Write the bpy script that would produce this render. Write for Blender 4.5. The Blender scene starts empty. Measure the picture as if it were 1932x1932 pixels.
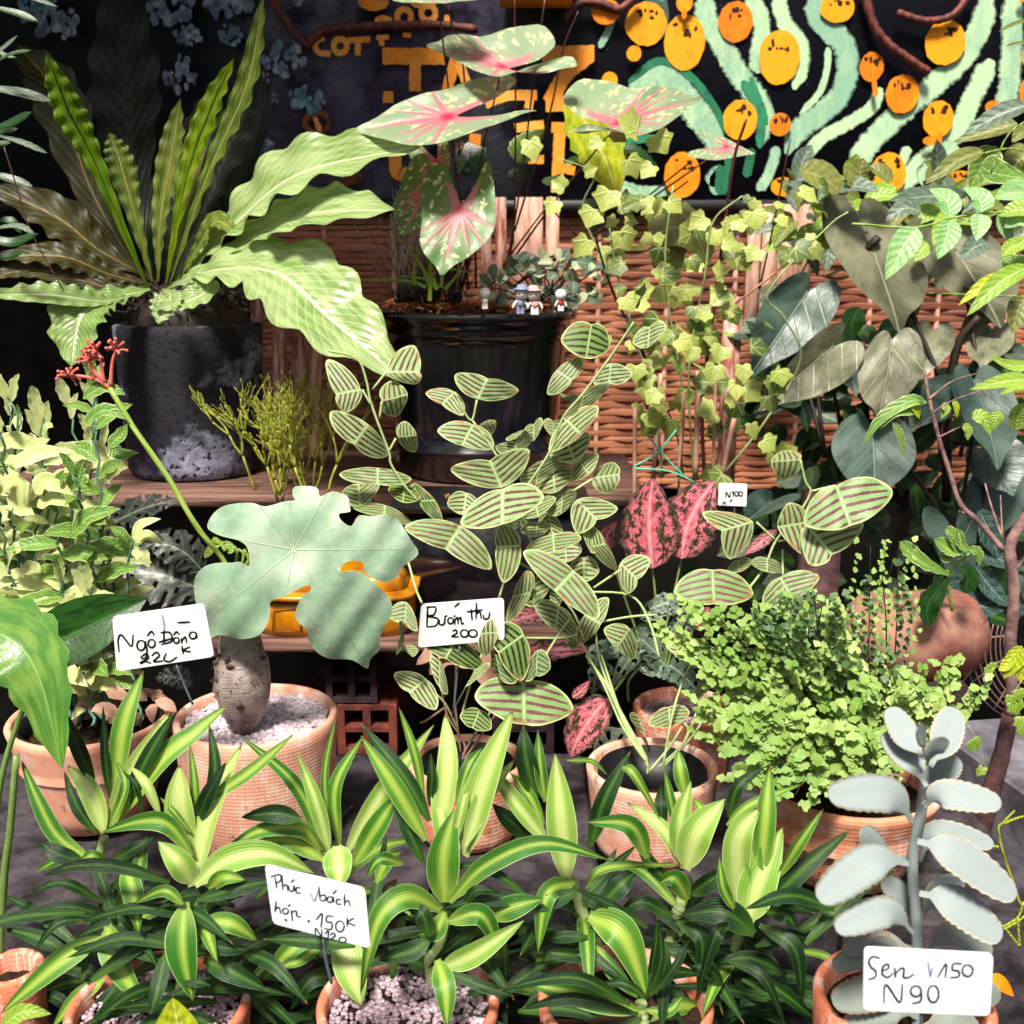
import bpy, math, random
from mathutils import Vector as V, noise as MN
C = bpy.context.scene
# ------------------------------------------------------------------ camera, sky, sun, exposure
F, PITCH, EYE = 2071.0, math.radians(13.0), 1.30
cd = bpy.data.cameras.new('camera'); cam = bpy.data.objects.new('camera', cd); C.collection.objects.link(cam)
cam.location = (0, 0, EYE); cam.rotation_euler = (math.pi/2 - PITCH, 0, 0)
cd.sensor_width = 36; cd.lens = 36*F/1932; cd.clip_start = .02; cd.clip_end = 500
cd.dof.use_dof = True; cd.dof.focus_distance = 1.12; cd.dof.aperture_fstop = 11
C.camera = cam
wd = bpy.data.worlds.new('World'); C.world = wd; wd.use_nodes = True
SUN_EL, SUN_AZ = math.radians(58), math.radians(196)      # azimuth: clockwise from +Y, the sun stands behind the camera
wt = wd.node_tree; bg = wt.nodes['Background']; sk = wt.nodes.new('ShaderNodeTexSky'); sk.sky_type = 'NISHITA'
sk.sun_disc = False; sk.sun_elevation = SUN_EL; sk.sun_rotation = SUN_AZ; sk.air_density = 1.0; sk.dust_density = 5.0; sk.ozone_density = .6
wt.links.new(sk.outputs[0], bg.inputs[0]); bg.inputs[1].default_value = .05
sd = bpy.data.lights.new('sun', 'SUN'); sd.energy = 4.4; sd.angle = math.radians(11); sd.color = (1, .94, .83)
sun = bpy.data.objects.new('sun', sd); C.collection.objects.link(sun)
sdir = V((math.sin(SUN_AZ)*math.cos(SUN_EL), math.cos(SUN_AZ)*math.cos(SUN_EL), math.sin(SUN_EL)))
sun.rotation_euler = sdir.to_track_quat('Z', 'Y').to_euler(); sun.location = (0, -2, 6)
C.view_settings.view_transform = 'Standard'; C.view_settings.look = 'None'
C.view_settings.exposure = .78; C.view_settings.gamma = 1
C.cycles.max_bounces = 6; C.cycles.diffuse_bounces = 1; C.cycles.transmission_bounces = 3
# ------------------------------------------------------------------ where a point seen in the photo stands at distance Y
cp, sp = math.cos(PITCH), math.sin(PITCH)
def W(x, y, Y):
    dx = (x-966)/F; dy = (966-y)/F; t = Y/(dy*sp + cp)
    return V((dx*t, Y, EYE + t*(dy*cp - sp)))
def px(n, y, Y):                       # n picture units in metres at distance Y
    return n*Y/(((966-y)/F*sp + cp)*F)
ORG = dict(A=(0,0), B=(607,0), C=(1229,0), D=(0,607), E=(607,607), F=(1229,607), G=(0,1229), H=(607,1229), I=(1229,1229))
K = .3638
def c(k, x, y): o = ORG[k]; return (o[0]+x*K, o[1]+y*K)
def R(a, b): return random.uniform(a, b)
# ------------------------------------------------------------------ materials
def hx(h, k=1.0):
    h = h.lstrip('#'); f = lambda v: (v/12.92 if v <= .04045 else ((v+.055)/1.055)**2.4)
    return tuple(f(int(h[i:i+2], 16)/255)*k for i in (0, 2, 4)) + (1,)
class X:
    def __init__(s, m, k): s.m = m; s.k = k
    def __add__(s, o): return s.m.ma('ADD', s, o)
    def __radd__(s, o): return s.m.ma('ADD', s, o)
    def __sub__(s, o): return s.m.ma('SUBTRACT', s, o)
    def __rsub__(s, o): return s.m.ma('SUBTRACT', o, s)
    def __mul__(s, o): return s.m.ma('MULTIPLY', s, o)
    def __rmul__(s, o): return s.m.ma('MULTIPLY', s, o)
    def abs(s): return s.m.ma('ABSOLUTE', s, 0)
    def fract(s): return s.m.ma('FRACT', s, 0)
    def sin(s): return s.m.ma('SINE', s, 0)
    def mx(s, o): return s.m.ma('MAXIMUM', s, o)
    def mn(s, o): return s.m.ma('MINIMUM', s, o)
    def gt(s, a, w=.02):                # soft step from 0 to 1 around a
        n = s.m.n('ShaderNodeMapRange'); n.interpolation_type = 'SMOOTHSTEP'
        s.m.put(n.inputs[0], s)
        if isinstance(a, X): s.m.put(n.inputs[1], a - w); s.m.put(n.inputs[2], a + w)
        else: n.inputs[1].default_value = a-w; n.inputs[2].default_value = a+w
        return X(s.m, n.outputs[0])
class Mat:
    def __init__(s, name):
        s.mat = bpy.data.materials.new(name); s.mat.use_nodes = True; s.t = s.mat.node_tree; s.b = s.t.nodes['Principled BSDF']
        s.out = s.t.nodes['Material Output']
    def n(s, k): return s.t.nodes.new(k)
    def put(s, i, v):
        if isinstance(v, X): s.t.links.new(v.k, i)
        else: i.default_value = v
    def ma(s, op, a, b):
        n = s.n('ShaderNodeMath'); n.operation = op; s.put(n.inputs[0], a); s.put(n.inputs[1], b); return X(s, n.outputs[0])
    def uv(s, name='UVMap'):
        u = s.n('ShaderNodeUVMap'); u.uv_map = name; q = s.n('ShaderNodeSeparateXYZ'); s.t.links.new(u.outputs[0], q.inputs[0])
        return X(s, q.outputs[0]), X(s, q.outputs[1])
    def pos(s):
        g = s.n('ShaderNodeTexCoord'); q = s.n('ShaderNodeSeparateXYZ'); s.t.links.new(g.outputs['Object'], q.inputs[0]); return [X(s, q.outputs[i]) for i in range(3)]
    def xyz(s, a, b, cc=0.0):
        n = s.n('ShaderNodeCombineXYZ'); s.put(n.inputs[0], a); s.put(n.inputs[1], b); s.put(n.inputs[2], cc); return X(s, n.outputs[0])
    def noise(s, sc, vec=None, det=3, rough=.6):
        n = s.n('ShaderNodeTexNoise'); n.inputs['Scale'].default_value = sc; n.inputs['Detail'].default_value = det; n.inputs['Roughness'].default_value = rough
        if vec is None: g = s.n('ShaderNodeTexCoord'); s.t.links.new(g.outputs['Object'], n.inputs['Vector'])
        else: s.put(n.inputs['Vector'], vec)
        return X(s, n.outputs[0])
    def vor(s, sc, vec=None, feat='F1'):
        n = s.n('ShaderNodeTexVoronoi'); n.feature = feat; n.inputs['Scale'].default_value = sc
        if vec is None: g = s.n('ShaderNodeTexCoord'); s.t.links.new(g.outputs['Object'], n.inputs['Vector'])
        else: s.put(n.inputs['Vector'], vec)
        return X(s, n.outputs[0])
    def mix(s, f, a, b):
        n = s.n('ShaderNodeMix'); n.data_type = 'RGBA'; s.put(n.inputs[0], f); s.put(n.inputs[6], a); s.put(n.inputs[7], b); return X(s, n.outputs[2])
    def vein(s, x, y, ang, w0=.05, w1=.01, ln=1.0):   # a vein running out from the origin
        ca, sa = math.cos(ang), math.sin(ang)
        al = x*ca + y*sa; d = (x*sa - y*ca).abs()
        wdt = (w0 - al*((w0-w1)/ln)).mx(w1*.6)
        return (1 - d.gt(wdt, w0*.35))*al.gt(0.0, .02)*(1 - al.gt(ln, .12))
    def rnd(s): return s.uv('rnd')
    def done(s, col, rough=.5, trans=0.0, bump=None, bd=.002, spec=.5, coat=0, tcol=None):
        s.put(s.b.inputs['Base Color'], col); s.put(s.b.inputs['Roughness'], rough); s.b.inputs['Specular IOR Level'].default_value = spec
        if coat: s.b.inputs['Coat Weight'].default_value = coat; s.b.inputs['Coat Roughness'].default_value = .15
        nb = None
        if bump is not None:
            nb = s.n('ShaderNodeBump'); s.put(nb.inputs['Height'], bump); nb.inputs['Distance'].default_value = bd; nb.inputs['Strength'].default_value = 1
            s.t.links.new(nb.outputs[0], s.b.inputs['Normal'])
        if trans:
            tr = s.n('ShaderNodeBsdfTranslucent'); mx = s.n('ShaderNodeMixShader'); mx.inputs[0].default_value = trans
            s.put(tr.inputs[0], tcol if tcol is not None else col)
            s.t.links.new(s.b.outputs[0], mx.inputs[1]); s.t.links.new(tr.outputs[0], mx.inputs[2]); s.t.links.new(mx.outputs[0], s.out.inputs[0])
        return s.mat
M = {}
def flat(name, h, rough=.6, var=.25, sc=30, spec=.5, bd=0.0, h2=None, **k):
    m = Mat(name); n = m.noise(sc, det=5); a = hx(h); b = hx(h2) if h2 else tuple(v*(1-var) for v in a[:3])+(1,)
    M[name] = m.done(m.mix(n.gt(.5, .18), a, b), rough, spec=spec, bump=(n if bd else None), bd=bd, **k); return M[name]
def leafmat(name, base, base2, rib, vein_k=0, edge=None, trans=.25, rough=.42, mott=None, ribw=.03, veinamt=.35, spec=.45):
    """blade leaves: uv = (along, across); second map = (random per leaf, along)"""
    m = Mat(name); u, v = m.uv(); r, t = m.rnd(); a = (v-.5).abs()
    n = m.noise(14, m.xyz(u*2, v+r*9), 3)
    col = m.mix((r*.75 + n*.5 - .1), hx(base), hx(base2))
    if mott: col = m.mix(m.noise(5, m.xyz(u*1.3, v*2, r*30), 4).gt(.52, .13)*.9, col, hx(mott))
    bump = n*.3
    if vein_k:
        st = ((u - a*.35)*vein_k).fract(); q = (st-.5).abs()
        col = m.mix((1 - q.gt(.06, .05))*veinamt, col, hx(rib)); bump = bump + q
    col = m.mix(1 - a.gt(ribw, ribw*.5), col, hx(rib))
    if edge: col = m.mix(a.gt(.46, .02), col, hx(edge))
    M[name] = m.done(col, rough, trans, bump, .0012, spec); return M[name]
# ------------------------------------------------------------------ mesh building
LOC = {}
class MB:
    def __init__(s): s.v = []; s.f = []; s.u = []; s.r = []
    def face(s, ids, uv=None, r=None):
        s.f.append(ids); s.u.append(uv or [(0, 0)]*len(ids)); s.r.append(r or [(0, 0)]*len(ids))
    def build(s, name, mat, parent=None, smooth=True):
        me = bpy.data.meshes.new(name); o0 = LOC.get(parent.name, V((0,0,0))) if parent else V((0,0,0))
        if parent is None and s.v:
            o0 = sum((V(p) for p in s.v), V((0,0,0)))/len(s.v); o0.z = min(p[2] for p in s.v)
        me.from_pydata([V(p)-o0 for p in s.v], [], s.f)
        ul = me.uv_layers.new(name='UVMap'); rl = me.uv_layers.new(name='rnd')
        fu = [q for a in s.u for p in a for q in p]; fr = [q for a in s.r for p in a for q in p]
        ul.data.foreach_set('uv', fu); rl.data.foreach_set('uv', fr)
        me.polygons.foreach_set('use_smooth', [smooth]*len(me.polygons)); me.materials.append(mat if not isinstance(mat, str) else M[mat]); me.update()
        o = bpy.data.objects.new(name, me); C.collection.objects.link(o)
        if parent: o.parent = parent; LOC[o.name] = o0
        else: o.location = o0; LOC[o.name] = o0
        return o
def thing(name, label, cat, loc, group=None):
    o = bpy.data.objects.new(name, None); C.collection.objects.link(o); o.location = loc; o.empty_display_size = .02; LOC[o.name] = V(loc)
    return tag(o, label, cat, group)
def tag(o, label, cat, group=None, kind=None):
    if kind: o['kind'] = kind
    if label: o['label'] = label
    if cat: o['category'] = cat
    if group: o['group'] = group
    return o
def cr(P, n):                           # Catmull-Rom through P, n+1 points
    P = [V(p) for p in P]
    if len(P) == 1: return P*(n+1)
    Q = [P[0]*2-P[1]] + P + [P[-1]*2-P[-2]]; out = []
    for i in range(n+1):
        t = i/n*(len(P)-1); k = min(int(t), len(P)-2); t -= k
        a, b, d, e = Q[k:k+4]
        out.append(.5*((2*b) + (d-a)*t + (2*a-5*b+4*d-e)*t*t + (3*b-a-3*d+e)*t**3))
    return out
PR = dict(
 lance=lambda t: max(.30*(1-t), math.sin(math.pi*min(1, t**.8))**.85),
 ovate=lambda t: math.sin(math.pi*t**.72)**.8,
 blunt=lambda t: max(.35*(1-t), math.sin(math.pi*t**1.3)**.5),
 strap=lambda t: min(1, .10+t*1.5)**1.2*(1-t**5)**.8*(1 if t < .75 else 1-.25*((t-.75)/.25)**2),
 spat=lambda t: .16 if t < .16 else .16+.84*math.sin(math.pi/2*min(1, (t-.16)/.42))*(1 if t < .6 else math.sqrt(max(0, 1-((t-.6)/.4)**2.2))),
 thin=lambda t: 1-.6*t)
UP = V((0, -1, .75)).normalized()
def blade(mb, P, w, prof='lance', up=None, fold=.18, wav=0, wn=7, nl=14, nw=2, curl=0, scal=0, rv=None):
    up = up or UP; S = cr(P, nl); pf = PR[prof]; rv = random.random() if rv is None else rv; ph = R(0, 6); b0 = len(mb.v); ww = 2*nw+1
    for i, p in enumerate(S):
        t = i/nl; T = (S[min(i+1, nl)]-S[max(i-1, 0)]); T = T.normalized() if T.length > 1e-7 else V((0,0,1))
        sd_ = T.cross(up); sd_ = sd_.normalized() if sd_.length > 1e-4 else V((1,0,0)); nn = sd_.cross(T).normalized()
        hw = w*.5*max(pf(t), .004)
        if scal: hw *= 1+scal*math.sin(t*88)*min(1, max(0, t*3-.8))
        for j in range(ww):
            s_ = (j-nw)/nw; a = abs(s_); sg = 1 if s_ > 0 else -1
            z = fold*a*hw + curl*a*a*hw
            if wav: z += wav*w*(a**1.4)*math.sin(t*wn*6.28+ph+sg*1.1)*min(1, 4*t)*min(1, 5*(1-t)+.3)
            ex = 1+(.10*math.sin(t*wn*6.28+ph*2+sg*.6) if wav else 0)*(a > .9)
            mb.v.append(p + sd_*(s_*hw*ex*math.cos(fold*.6)) + nn*z)
    for i in range(nl):
        for j in range(ww-1):
            q = [b0+i*ww+j, b0+i*ww+j+1, b0+(i+1)*ww+j+1, b0+(i+1)*ww+j]
            mb.face(q, [(i/nl, j/(ww-1)), (i/nl, (j+1)/(ww-1)), ((i+1)/nl, (j+1)/(ww-1)), ((i+1)/nl, j/(ww-1))], [(rv, i/nl), (rv, i/nl), (rv, (i+1)/nl), (rv, (i+1)/nl)])
def star(mb, outline, fn, rings=5, rv=None, cen=(0, 0), us=.5):
    """outline in leaf coordinates, filled by rings round cen; fn(x, y, r) gives the point"""
    rv = random.random() if rv is None else rv; n = len(outline); b0 = len(mb.v); uvs = []; rr = []
    mb.v.append(fn(cen[0], cen[1], 0)); uvs.append((cen[0]*us+.5, cen[1]*us+.5)); rr.append(0)
    for k in range(1, rings+1):
        g = k/rings; g = g**.8
        for x, y in outline:
            X_, Y_ = cen[0]+(x-cen[0])*g, cen[1]+(y-cen[1])*g
            mb.v.append(fn(X_, Y_, g)); uvs.append((X_*us+.5, Y_*us+.5)); rr.append(g)
    def add(ids): mb.face([b0+i for i in ids], [uvs[i] for i in ids], [(rv, rr[i]) for i in ids])
    for i in range(n): add([0, 1+i, 1+(i+1) % n])
    for k in range(rings-1):
        for i in range(n):
            a = 1+k*n; b = 1+(k+1)*n; add([a+i, b+i, b+(i+1) % n, a+(i+1) % n])
def sheet(mb, outline, fn, h=.06, us=.5):
    """a flat outline of any shape filled with small triangles; fn(x, y, edge) gives the point"""
    from mathutils.geometry import delaunay_2d_cdt as cdt
    O = [V(p) for p in outline]; n = len(O); xs = [p.x for p in O]; ys = [p.y for p in O]
    def dist(q): return min(((q-(a+(b-a)*max(0, min(1, (q-a).dot(b-a)/max(1e-9, (b-a).length_squared))))).length) for a, b in zip(O, O[1:]+O[:1]))
    def inside(q):
        r = False
        for a, b in zip(O, O[1:]+O[:1]):
            if (a.y > q.y) != (b.y > q.y) and q.x < (b.x-a.x)*(q.y-a.y)/(b.y-a.y)+a.x: r = not r
        return r
    P = list(O); x = min(xs)+h/2
    while x < max(xs):
        y = min(ys)+h/2
        while y < max(ys):
            q = V((x+R(-.2, .2)*h, y+R(-.2, .2)*h))
            if inside(q) and dist(q) > h*.4: P.append(q)
            y += h
        x += h
    vs, _, fs, *_r = cdt([p.to_2d() if len(p) > 2 else p for p in P], [(i, (i+1) % n) for i in range(n)], [], 1, 1e-6)
    b0 = len(mb.v); E = [1-min(1, dist(V(p))*9) for p in vs]
    for p, e in zip(vs, E): mb.v.append(fn(p[0], p[1], e))
    for f in fs: mb.face([b0+i for i in f], [(vs[i][0]*us+.5, vs[i][1]*us+.5) for i in f], [(.3, E[i]) for i in f])
def smooth_outline(P, n=3):             # closed Catmull-Rom
    out = []; m = len(P)
    for i in range(m):
        a, b, d, e = [V((*P[(i+k-1) % m], 0)) for k in range(4)]
        for j in range(n):
            t = j/n; q = .5*((2*b) + (d-a)*t + (2*a-5*b+4*d-e)*t*t + (3*b-a-3*d+e)*t**3); out.append((q.x, q.y))
    return out
def tube(mb, P, r0, r1=None, n=6, nl=None, knob=0, caps=True):
    r1 = r0 if r1 is None else r1; nl = nl or max(2, 5*(len(P)-1)); S = cr(P, nl) if len(P) > 2 else [V(P[0]).lerp(V(P[1]), i/nl) for i in range(nl+1)]
    b0 = len(mb.v)
    for i, p in enumerate(S):
        T = (S[min(i+1, nl)]-S[max(i-1, 0)]).normalized(); a = T.cross(V((.3, 1, .2)) if abs(T.y) < .8 else V((1, 0, .1))).normalized(); b = T.cross(a)
        r = r0+(r1-r0)*i/nl
        if knob: r *= 1+knob*math.sin(i*2.1)
        for j in range(n):
            an = j/n*6.2832; mb.v.append(p+a*math.cos(an)*r+b*math.sin(an)*r)
    for i in range(nl):
        for j in range(n):
            q = [b0+i*n+j, b0+i*n+(j+1) % n, b0+(i+1)*n+(j+1) % n, b0+(i+1)*n+j]
            mb.face(q, [(i/nl, j/n), (i/nl, (j+1)/n), ((i+1)/nl, (j+1)/n), ((i+1)/nl, j/n)])
    if caps: mb.face([b0+j for j in range(n)][::-1]); mb.face([b0+nl*n+j for j in range(n)])
def lathe(mb, cx, cy, prof, n=48, ell=1, wob=0):
    b0 = len(mb.v); m = len(prof)
    for k, (r, z) in enumerate(prof):
        for j in range(n):
            a = j/n*6.2832; q = 1+(wob*MN.noise(V((math.cos(a)*2, math.sin(a)*2, z*30))) if wob else 0)
            mb.v.append(V((cx+math.cos(a)*r*q, cy+math.sin(a)*r*q*ell, z)))
    for k in range(m-1):
        for j in range(n):
            q = [b0+k*n+j, b0+k*n+(j+1) % n, b0+(k+1)*n+(j+1) % n, b0+(k+1)*n+j]
            mb.face(q, [(j/n, k/m), ((j+1)/n, k/m), ((j+1)/n, (k+1)/m), (j/n, (k+1)/m)])
def box(mb, x0, x1, y0, y1, z0, z1, rot=0, bev=.003, jit=0):
    cx, cy = (x0+x1)/2, (y0+y1)/2; lay = []
    for (z, s_) in ((z0, bev), (z0+bev, 0), (z1-bev, 0), (z1, bev)):
        lay.append([(x0+s_, y0+s_, z), (x1-s_, y0+s_, z), (x1-s_, y1-s_, z), (x0+s_, y1-s_, z)])
    b0 = len(mb.v)
    for L in lay:
        for (x, y, z) in L:
            X_, Y_ = x-cx, y-cy; mb.v.append(V((cx+X_*math.cos(rot)-Y_*math.sin(rot)+R(-jit, jit), cy+X_*math.sin(rot)+Y_*math.cos(rot)+R(-jit, jit), z+R(-jit, jit))))
    for k in range(3):
        for j in range(4): mb.face([b0+k*4+j, b0+k*4+(j+1) % 4, b0+(k+1)*4+(j+1) % 4, b0+(k+1)*4+j])
    mb.face([b0+3, b0+2, b0+1, b0]); mb.face([b0+12, b0+13, b0+14, b0+15])
def ball(mb, ce, r, sx=1, sy=1, sz=1, n=10, m=7):
    b0 = len(mb.v)
    for i in range(m+1):
        th = math.pi*i/m
        for j in range(n):
            a = j/n*6.2832; mb.v.append(V(ce)+V((math.sin(th)*math.cos(a)*r*sx, math.sin(th)*math.sin(a)*r*sy, math.cos(th)*r*sz)))
    for i in range(m):
        for j in range(n): mb.face([b0+i*n+j, b0+(i+1)*n+j, b0+(i+1)*n+(j+1) % n, b0+i*n+(j+1) % n])
def pebbles(mb, cx, cy, z, r, n, s=.0038, hole=None):
    for i in range(n):
        a = R(0, 6.28); q = r*math.sqrt(random.random()); x, y = cx+q*math.cos(a), cy+q*math.sin(a)
        if hole and (x-hole[0])**2+(y-hole[1])**2 < hole[2]**2: continue
        g = s*R(.6, 1.25); ball(mb, (x, y, z+R(-.001, .002)), g, R(.8, 1.2), R(.8, 1.2), R(.55, .85), 6, 4)
def ribbon(mb, P, w, nrm=V((0,-1,0)), jag=0, prof=None, n=None):
    n = n or max(2, 6*(len(P)-1)); S = cr(P, n); b0 = len(mb.v); rv = random.random()
    for i, p in enumerate(S):
        T = (S[min(i+1, n)]-S[max(i-1, 0)]).normalized(); sd_ = T.cross(nrm).normalized(); t = i/n
        h = w*.5*(prof(t) if prof else 1)
        mb.v.append(p+sd_*h*(1+R(-jag, jag))); mb.v.append(p-sd_*h*(1+R(-jag, jag)))
    for i in range(n):
        mb.face([b0+2*i, b0+2*i+1, b0+2*i+3, b0+2*i+2], [(i/n, 0), (i/n, 1), ((i+1)/n, 1), ((i+1)/n, 0)], [(rv, 0)]*4)
def disc(mb, ce, a, b, n=20, jag=0, rv=None):
    b0 = len(mb.v); rv = random.random() if rv is None else rv; mb.v.append(V(ce))
    for j in range(n):
        an = j/n*6.2832; mb.v.append(V(ce)+V(a)*math.cos(an)*(1+R(-jag, jag))+V(b)*math.sin(an)*(1+R(-jag, jag)))
    for j in range(n): mb.face([b0, b0+1+j, b0+1+(j+1) % n], None, [(rv, 0)]*3)
random.seed(7)
# ------------------------------------------------------------------ surface materials
def brickish(name, h, h2, sc=20, bd=.004, rough=.9): return flat(name, h, rough, sc=sc, h2=h2, bd=bd, spec=.2)
brickish('concrete', '#4e474d', '#231f23', 26); brickish('slab_grey', '#8a8692', '#47434d', 11); brickish('earth', '#241f1c', '#120f0d', 9)
brickish('brick_dull', '#4a343a', '#2b1f24', 40, .001); brickish('brick_red', '#7c3e30', '#4c2824', 40, .001); brickish('stone_pink', '#b98a78', '#6a342c', 9)
flat('soil', '#1a120d', .95, h2='#3a2a1e', sc=90, bd=.004, spec=.15)
flat('gravel', '#e8dbe0', .55, sc=190, h2='#a98f9d'); flat('gravel_dark', '#a88f92', .6, sc=190, h2='#6b4f55')
flat('black_plastic', '#0c0b12', .12, sc=8, h2='#15131d', spec=.7, coat=.5); flat('black_matt', '#09090c', .5, sc=8)
flat('steel', '#5d6370', .35); flat('ink', '#0b0b16', .5); flat('ink_blue', '#1b1750', .5); flat('ink_faded', '#8f9ac4', .6); flat('tag_white', '#eef0f0', .3, var=.12, sc=9)
flat('stem_green', '#7f9a52', .5, sc=40, h2='#5e7d3c'); flat('stem_pale', '#b5c58a', .5, sc=40, h2='#8fa765'); flat('stem_red', '#5e2f2a', .45, sc=30, h2='#3a2220')
flat('stem_dark', '#2c2019', .6, sc=30); flat('stem_blue', '#4d7a62', .5, sc=60, h2='#3a6150'); flat('cane', '#d9a78f', .6, sc=25, h2='#a87a68'); flat('twine', '#5fd6b4', .6)
flat('bark', '#9b7a72', .8, sc=60, h2='#5f4346', bd=.002); flat('bark_dark', '#5d3a3c', .8, sc=50, h2='#35211f', bd=.003); flat('dry', '#c49a86', .8, sc=30, h2='#8a6250', trans=.2)
flat('wire', '#8f6f68', .5); flat('cloth_red', '#c8231d', .5); flat('figure_white', '#f4ece8', .35, var=.04); flat('figure_blue', '#7d86a8', .5); flat('figure_pink', '#e9a9a0', .45)
flat('figure_hair', '#5a3350', .5); flat('figure_brown', '#7b3b34', .5); flat('figure_orange', '#f0a04a', .5); flat('shade_blocker', '#2d2a2c', .9); flat('coral', '#f78f80', .5, sc=60, h2='#ee7268', trans=.3)
flat('yellow_glaze', '#dd9410', .3, sc=20, h2='#a55f08', coat=.3); flat('yellow_groove', '#6b3a06', .5)
def terracotta(name, h, h2, mode):
    m = Mat(name); u, v = m.uv(); n = m.noise(6, det=5); f = m.noise(120, det=4); col = m.mix(n.gt(.5, .2), hx(h), hx(h2)); col = m.mix((f*.35), col, hx('#f0c4ae'))
    col = m.mix(m.noise(3.5, m.xyz(u*6, v*1.4, 5), 5).gt(.54, .08)*.55, col, hx('#ecd6ca')); col = m.mix(m.noise(4, m.xyz(u*9, v*2, 9), 6, .7).gt(.60, .05)*(1-v.gt(.6, .3))*.6, col, hx('#7a4a3a')); col = m.mix(m.noise(45, det=2).gt(.70, .02)*.5, col, hx('#5a3428'))
    if mode == 'knit':
        px_, _, pz = m.pos(); z = pz*480; b = ((u*105 + (z*.5).fract().gt(.5, .1)*.5)*6.2832).sin()*.6 + (z*6.2832*.5).sin()*.4 + m.noise(60)*.8
    elif mode == 'ribs':
        px_, _, pz = m.pos(); b = (pz*1250 + m.noise(5, m.xyz(u*9, 0, 0))*2).sin()*.35 + (u*900).sin()*.2
    else: b = m.noise(200)*.6
    M[name] = m.done(col, .8, bump=b, bd=.00022, spec=.2)
terracotta('terra_knit', '#e6a58b', '#d98d74', 'knit'); terracotta('terra_ribs', '#e08a62', '#d07850', 'ribs'); terracotta('terra_plain', '#e8a083', '#dc8c6c', 'plain')
terracotta('terra_orange', '#d4673a', '#b7512b', 'ribs')
m = Mat('speckled_concrete'); n1 = m.noise(5.2, det=6, rough=.65); n2 = m.noise(95, det=2); n3 = m.noise(22, det=4)
col = m.mix(n1.gt(.545, .06), hx('#24212a'), hx('#9797b0')); col = m.mix(n3.gt(.55, .1)*.5, col, hx('#26222c')); col = m.mix(n2.gt(.60, .03), col, hx('#0f0d13'))
m.done(col, .8, bump=n2*-1, bd=.002, spec=.3); M['speckled_concrete'] = m.mat
m = Mat('wood_plank'); a, b, d = m.pos(); n = m.noise(6, m.xyz(a*1.2, b*14, d*26), 5)
m.done(m.mix(n.gt(.5, .16), hx('#7d5a4c'), hx('#3c2622')), .75, bump=n, bd=.003); M['wood_plank'] = m.mat
for nm, h1, h2 in (('slat_pale', '#e3b39d', '#b98672'), ('pole_red', '#9c5442', '#e2b1a2'), ('branch_red', '#7c3b2f', '#4a211d')):
    m = Mat(nm); a, b, d = m.pos(); n = m.noise(5, m.xyz(a*22, b*22, d*3.2), 5); M[nm] = m.done(m.mix(n.gt(.5, .12), hx(h1), hx(h2)), .6, bump=n, bd=.002)
m = Mat('bamboo_weave'); u, v = m.uv(); a, b, d = m.pos(); n = m.noise(5, m.xyz(a*4, b, d*60), 5); r, t = m.rnd()
col = m.mix((n*.8 + r*.5 - .2), hx('#84422c'), hx('#d98f68')); col = m.mix(n.gt(.64, .05)*.6, col, hx('#e5b08c')); col = m.mix(m.noise(2.1, det=3).gt(.56, .1)*.6, col, hx('#4c2119'))
M['bamboo_weave'] = m.done(col, .5, bump=n, bd=.002)
m = Mat('mural_ground'); a, b, d = m.pos(); n = m.noise(2.4, det=6, rough=.7); f = m.noise(60, det=4); g = m.noise(9, det=5)
col = m.mix(n.gt(.5, .12), hx('#10131f'), hx('#181628')); lilac = (1 - a.gt(-.02, .22))*a.gt(-.62, .14)*g.gt(.46, .14)*d.gt(-.6, .01)
col = m.mix(lilac*.75, col, hx('#6d6186')); col = m.mix(lilac*n.gt(.52, .06)*.6, col, hx('#7d8c86')); col = m.mix((1 - a.gt(-.58, .12))*.85, col, hx('#0d1c1c'))
col = m.mix(f.gt(.68, .04)*.25, col, hx('#6a6a86')); M['mural_ground'] = m.done(col, .6, bump=f, bd=.001, spec=.3)
def paint(name, h1, h2, dark=.35, amt=.12):
    m = Mat(name); n = m.noise(11, det=6, rough=.75); f = m.noise(90, det=3); r, t = m.rnd(); pa, pb, pc = m.pos(); bs = m.noise(14, m.xyz(pa*3.5, pb, pc*.9), 5, .7); col = m.mix((n*.6+bs*.6+(r-.5)*.3).gt(.6, .16), hx(h1), hx(h2)); col = m.mix(m.noise(5, det=6, rough=.8).gt(.62, .06)*.25, col, hx('#6a6a60')); e = m.noise(34, det=5, rough=.75)
    u, v = m.uv(); k_ = ((v-.5).abs()).gt(.40, .10)*(.17 if dark > .7 else .06); st_ = m.noise(22, m.xyz(u*3, v*1.6, 0), 4, .7)*.5 + e*.5
    M[name] = m.done(m.mix(((st_ if dark > .7 else e) + k_).gt(.5+amt*.9, .03)*dark, col, hx('#141a28')), .6, bump=f, bd=.0008, spec=.3)
paint('paint_mint', '#bcdcae', '#8cb89c', .8, .13); paint('paint_green', '#1f6b4b', '#2f8a62', .5, .1); paint('paint_orange', '#ffa514', '#e87a05', .0, .3); paint('paint_peach', '#ffae4c', '#fb9626', .3, .12)
paint('paint_brown', '#a05a1c', '#6e3a14', .5, .05); paint('paint_seed', '#1b0f0a', '#3a1c0a', .0, .3); paint('paint_grey', '#a9b3c6', '#6f7f98', .6, .08); paint('paint_blue', '#8fb4c4', '#5c8797', .5, .08)
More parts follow.
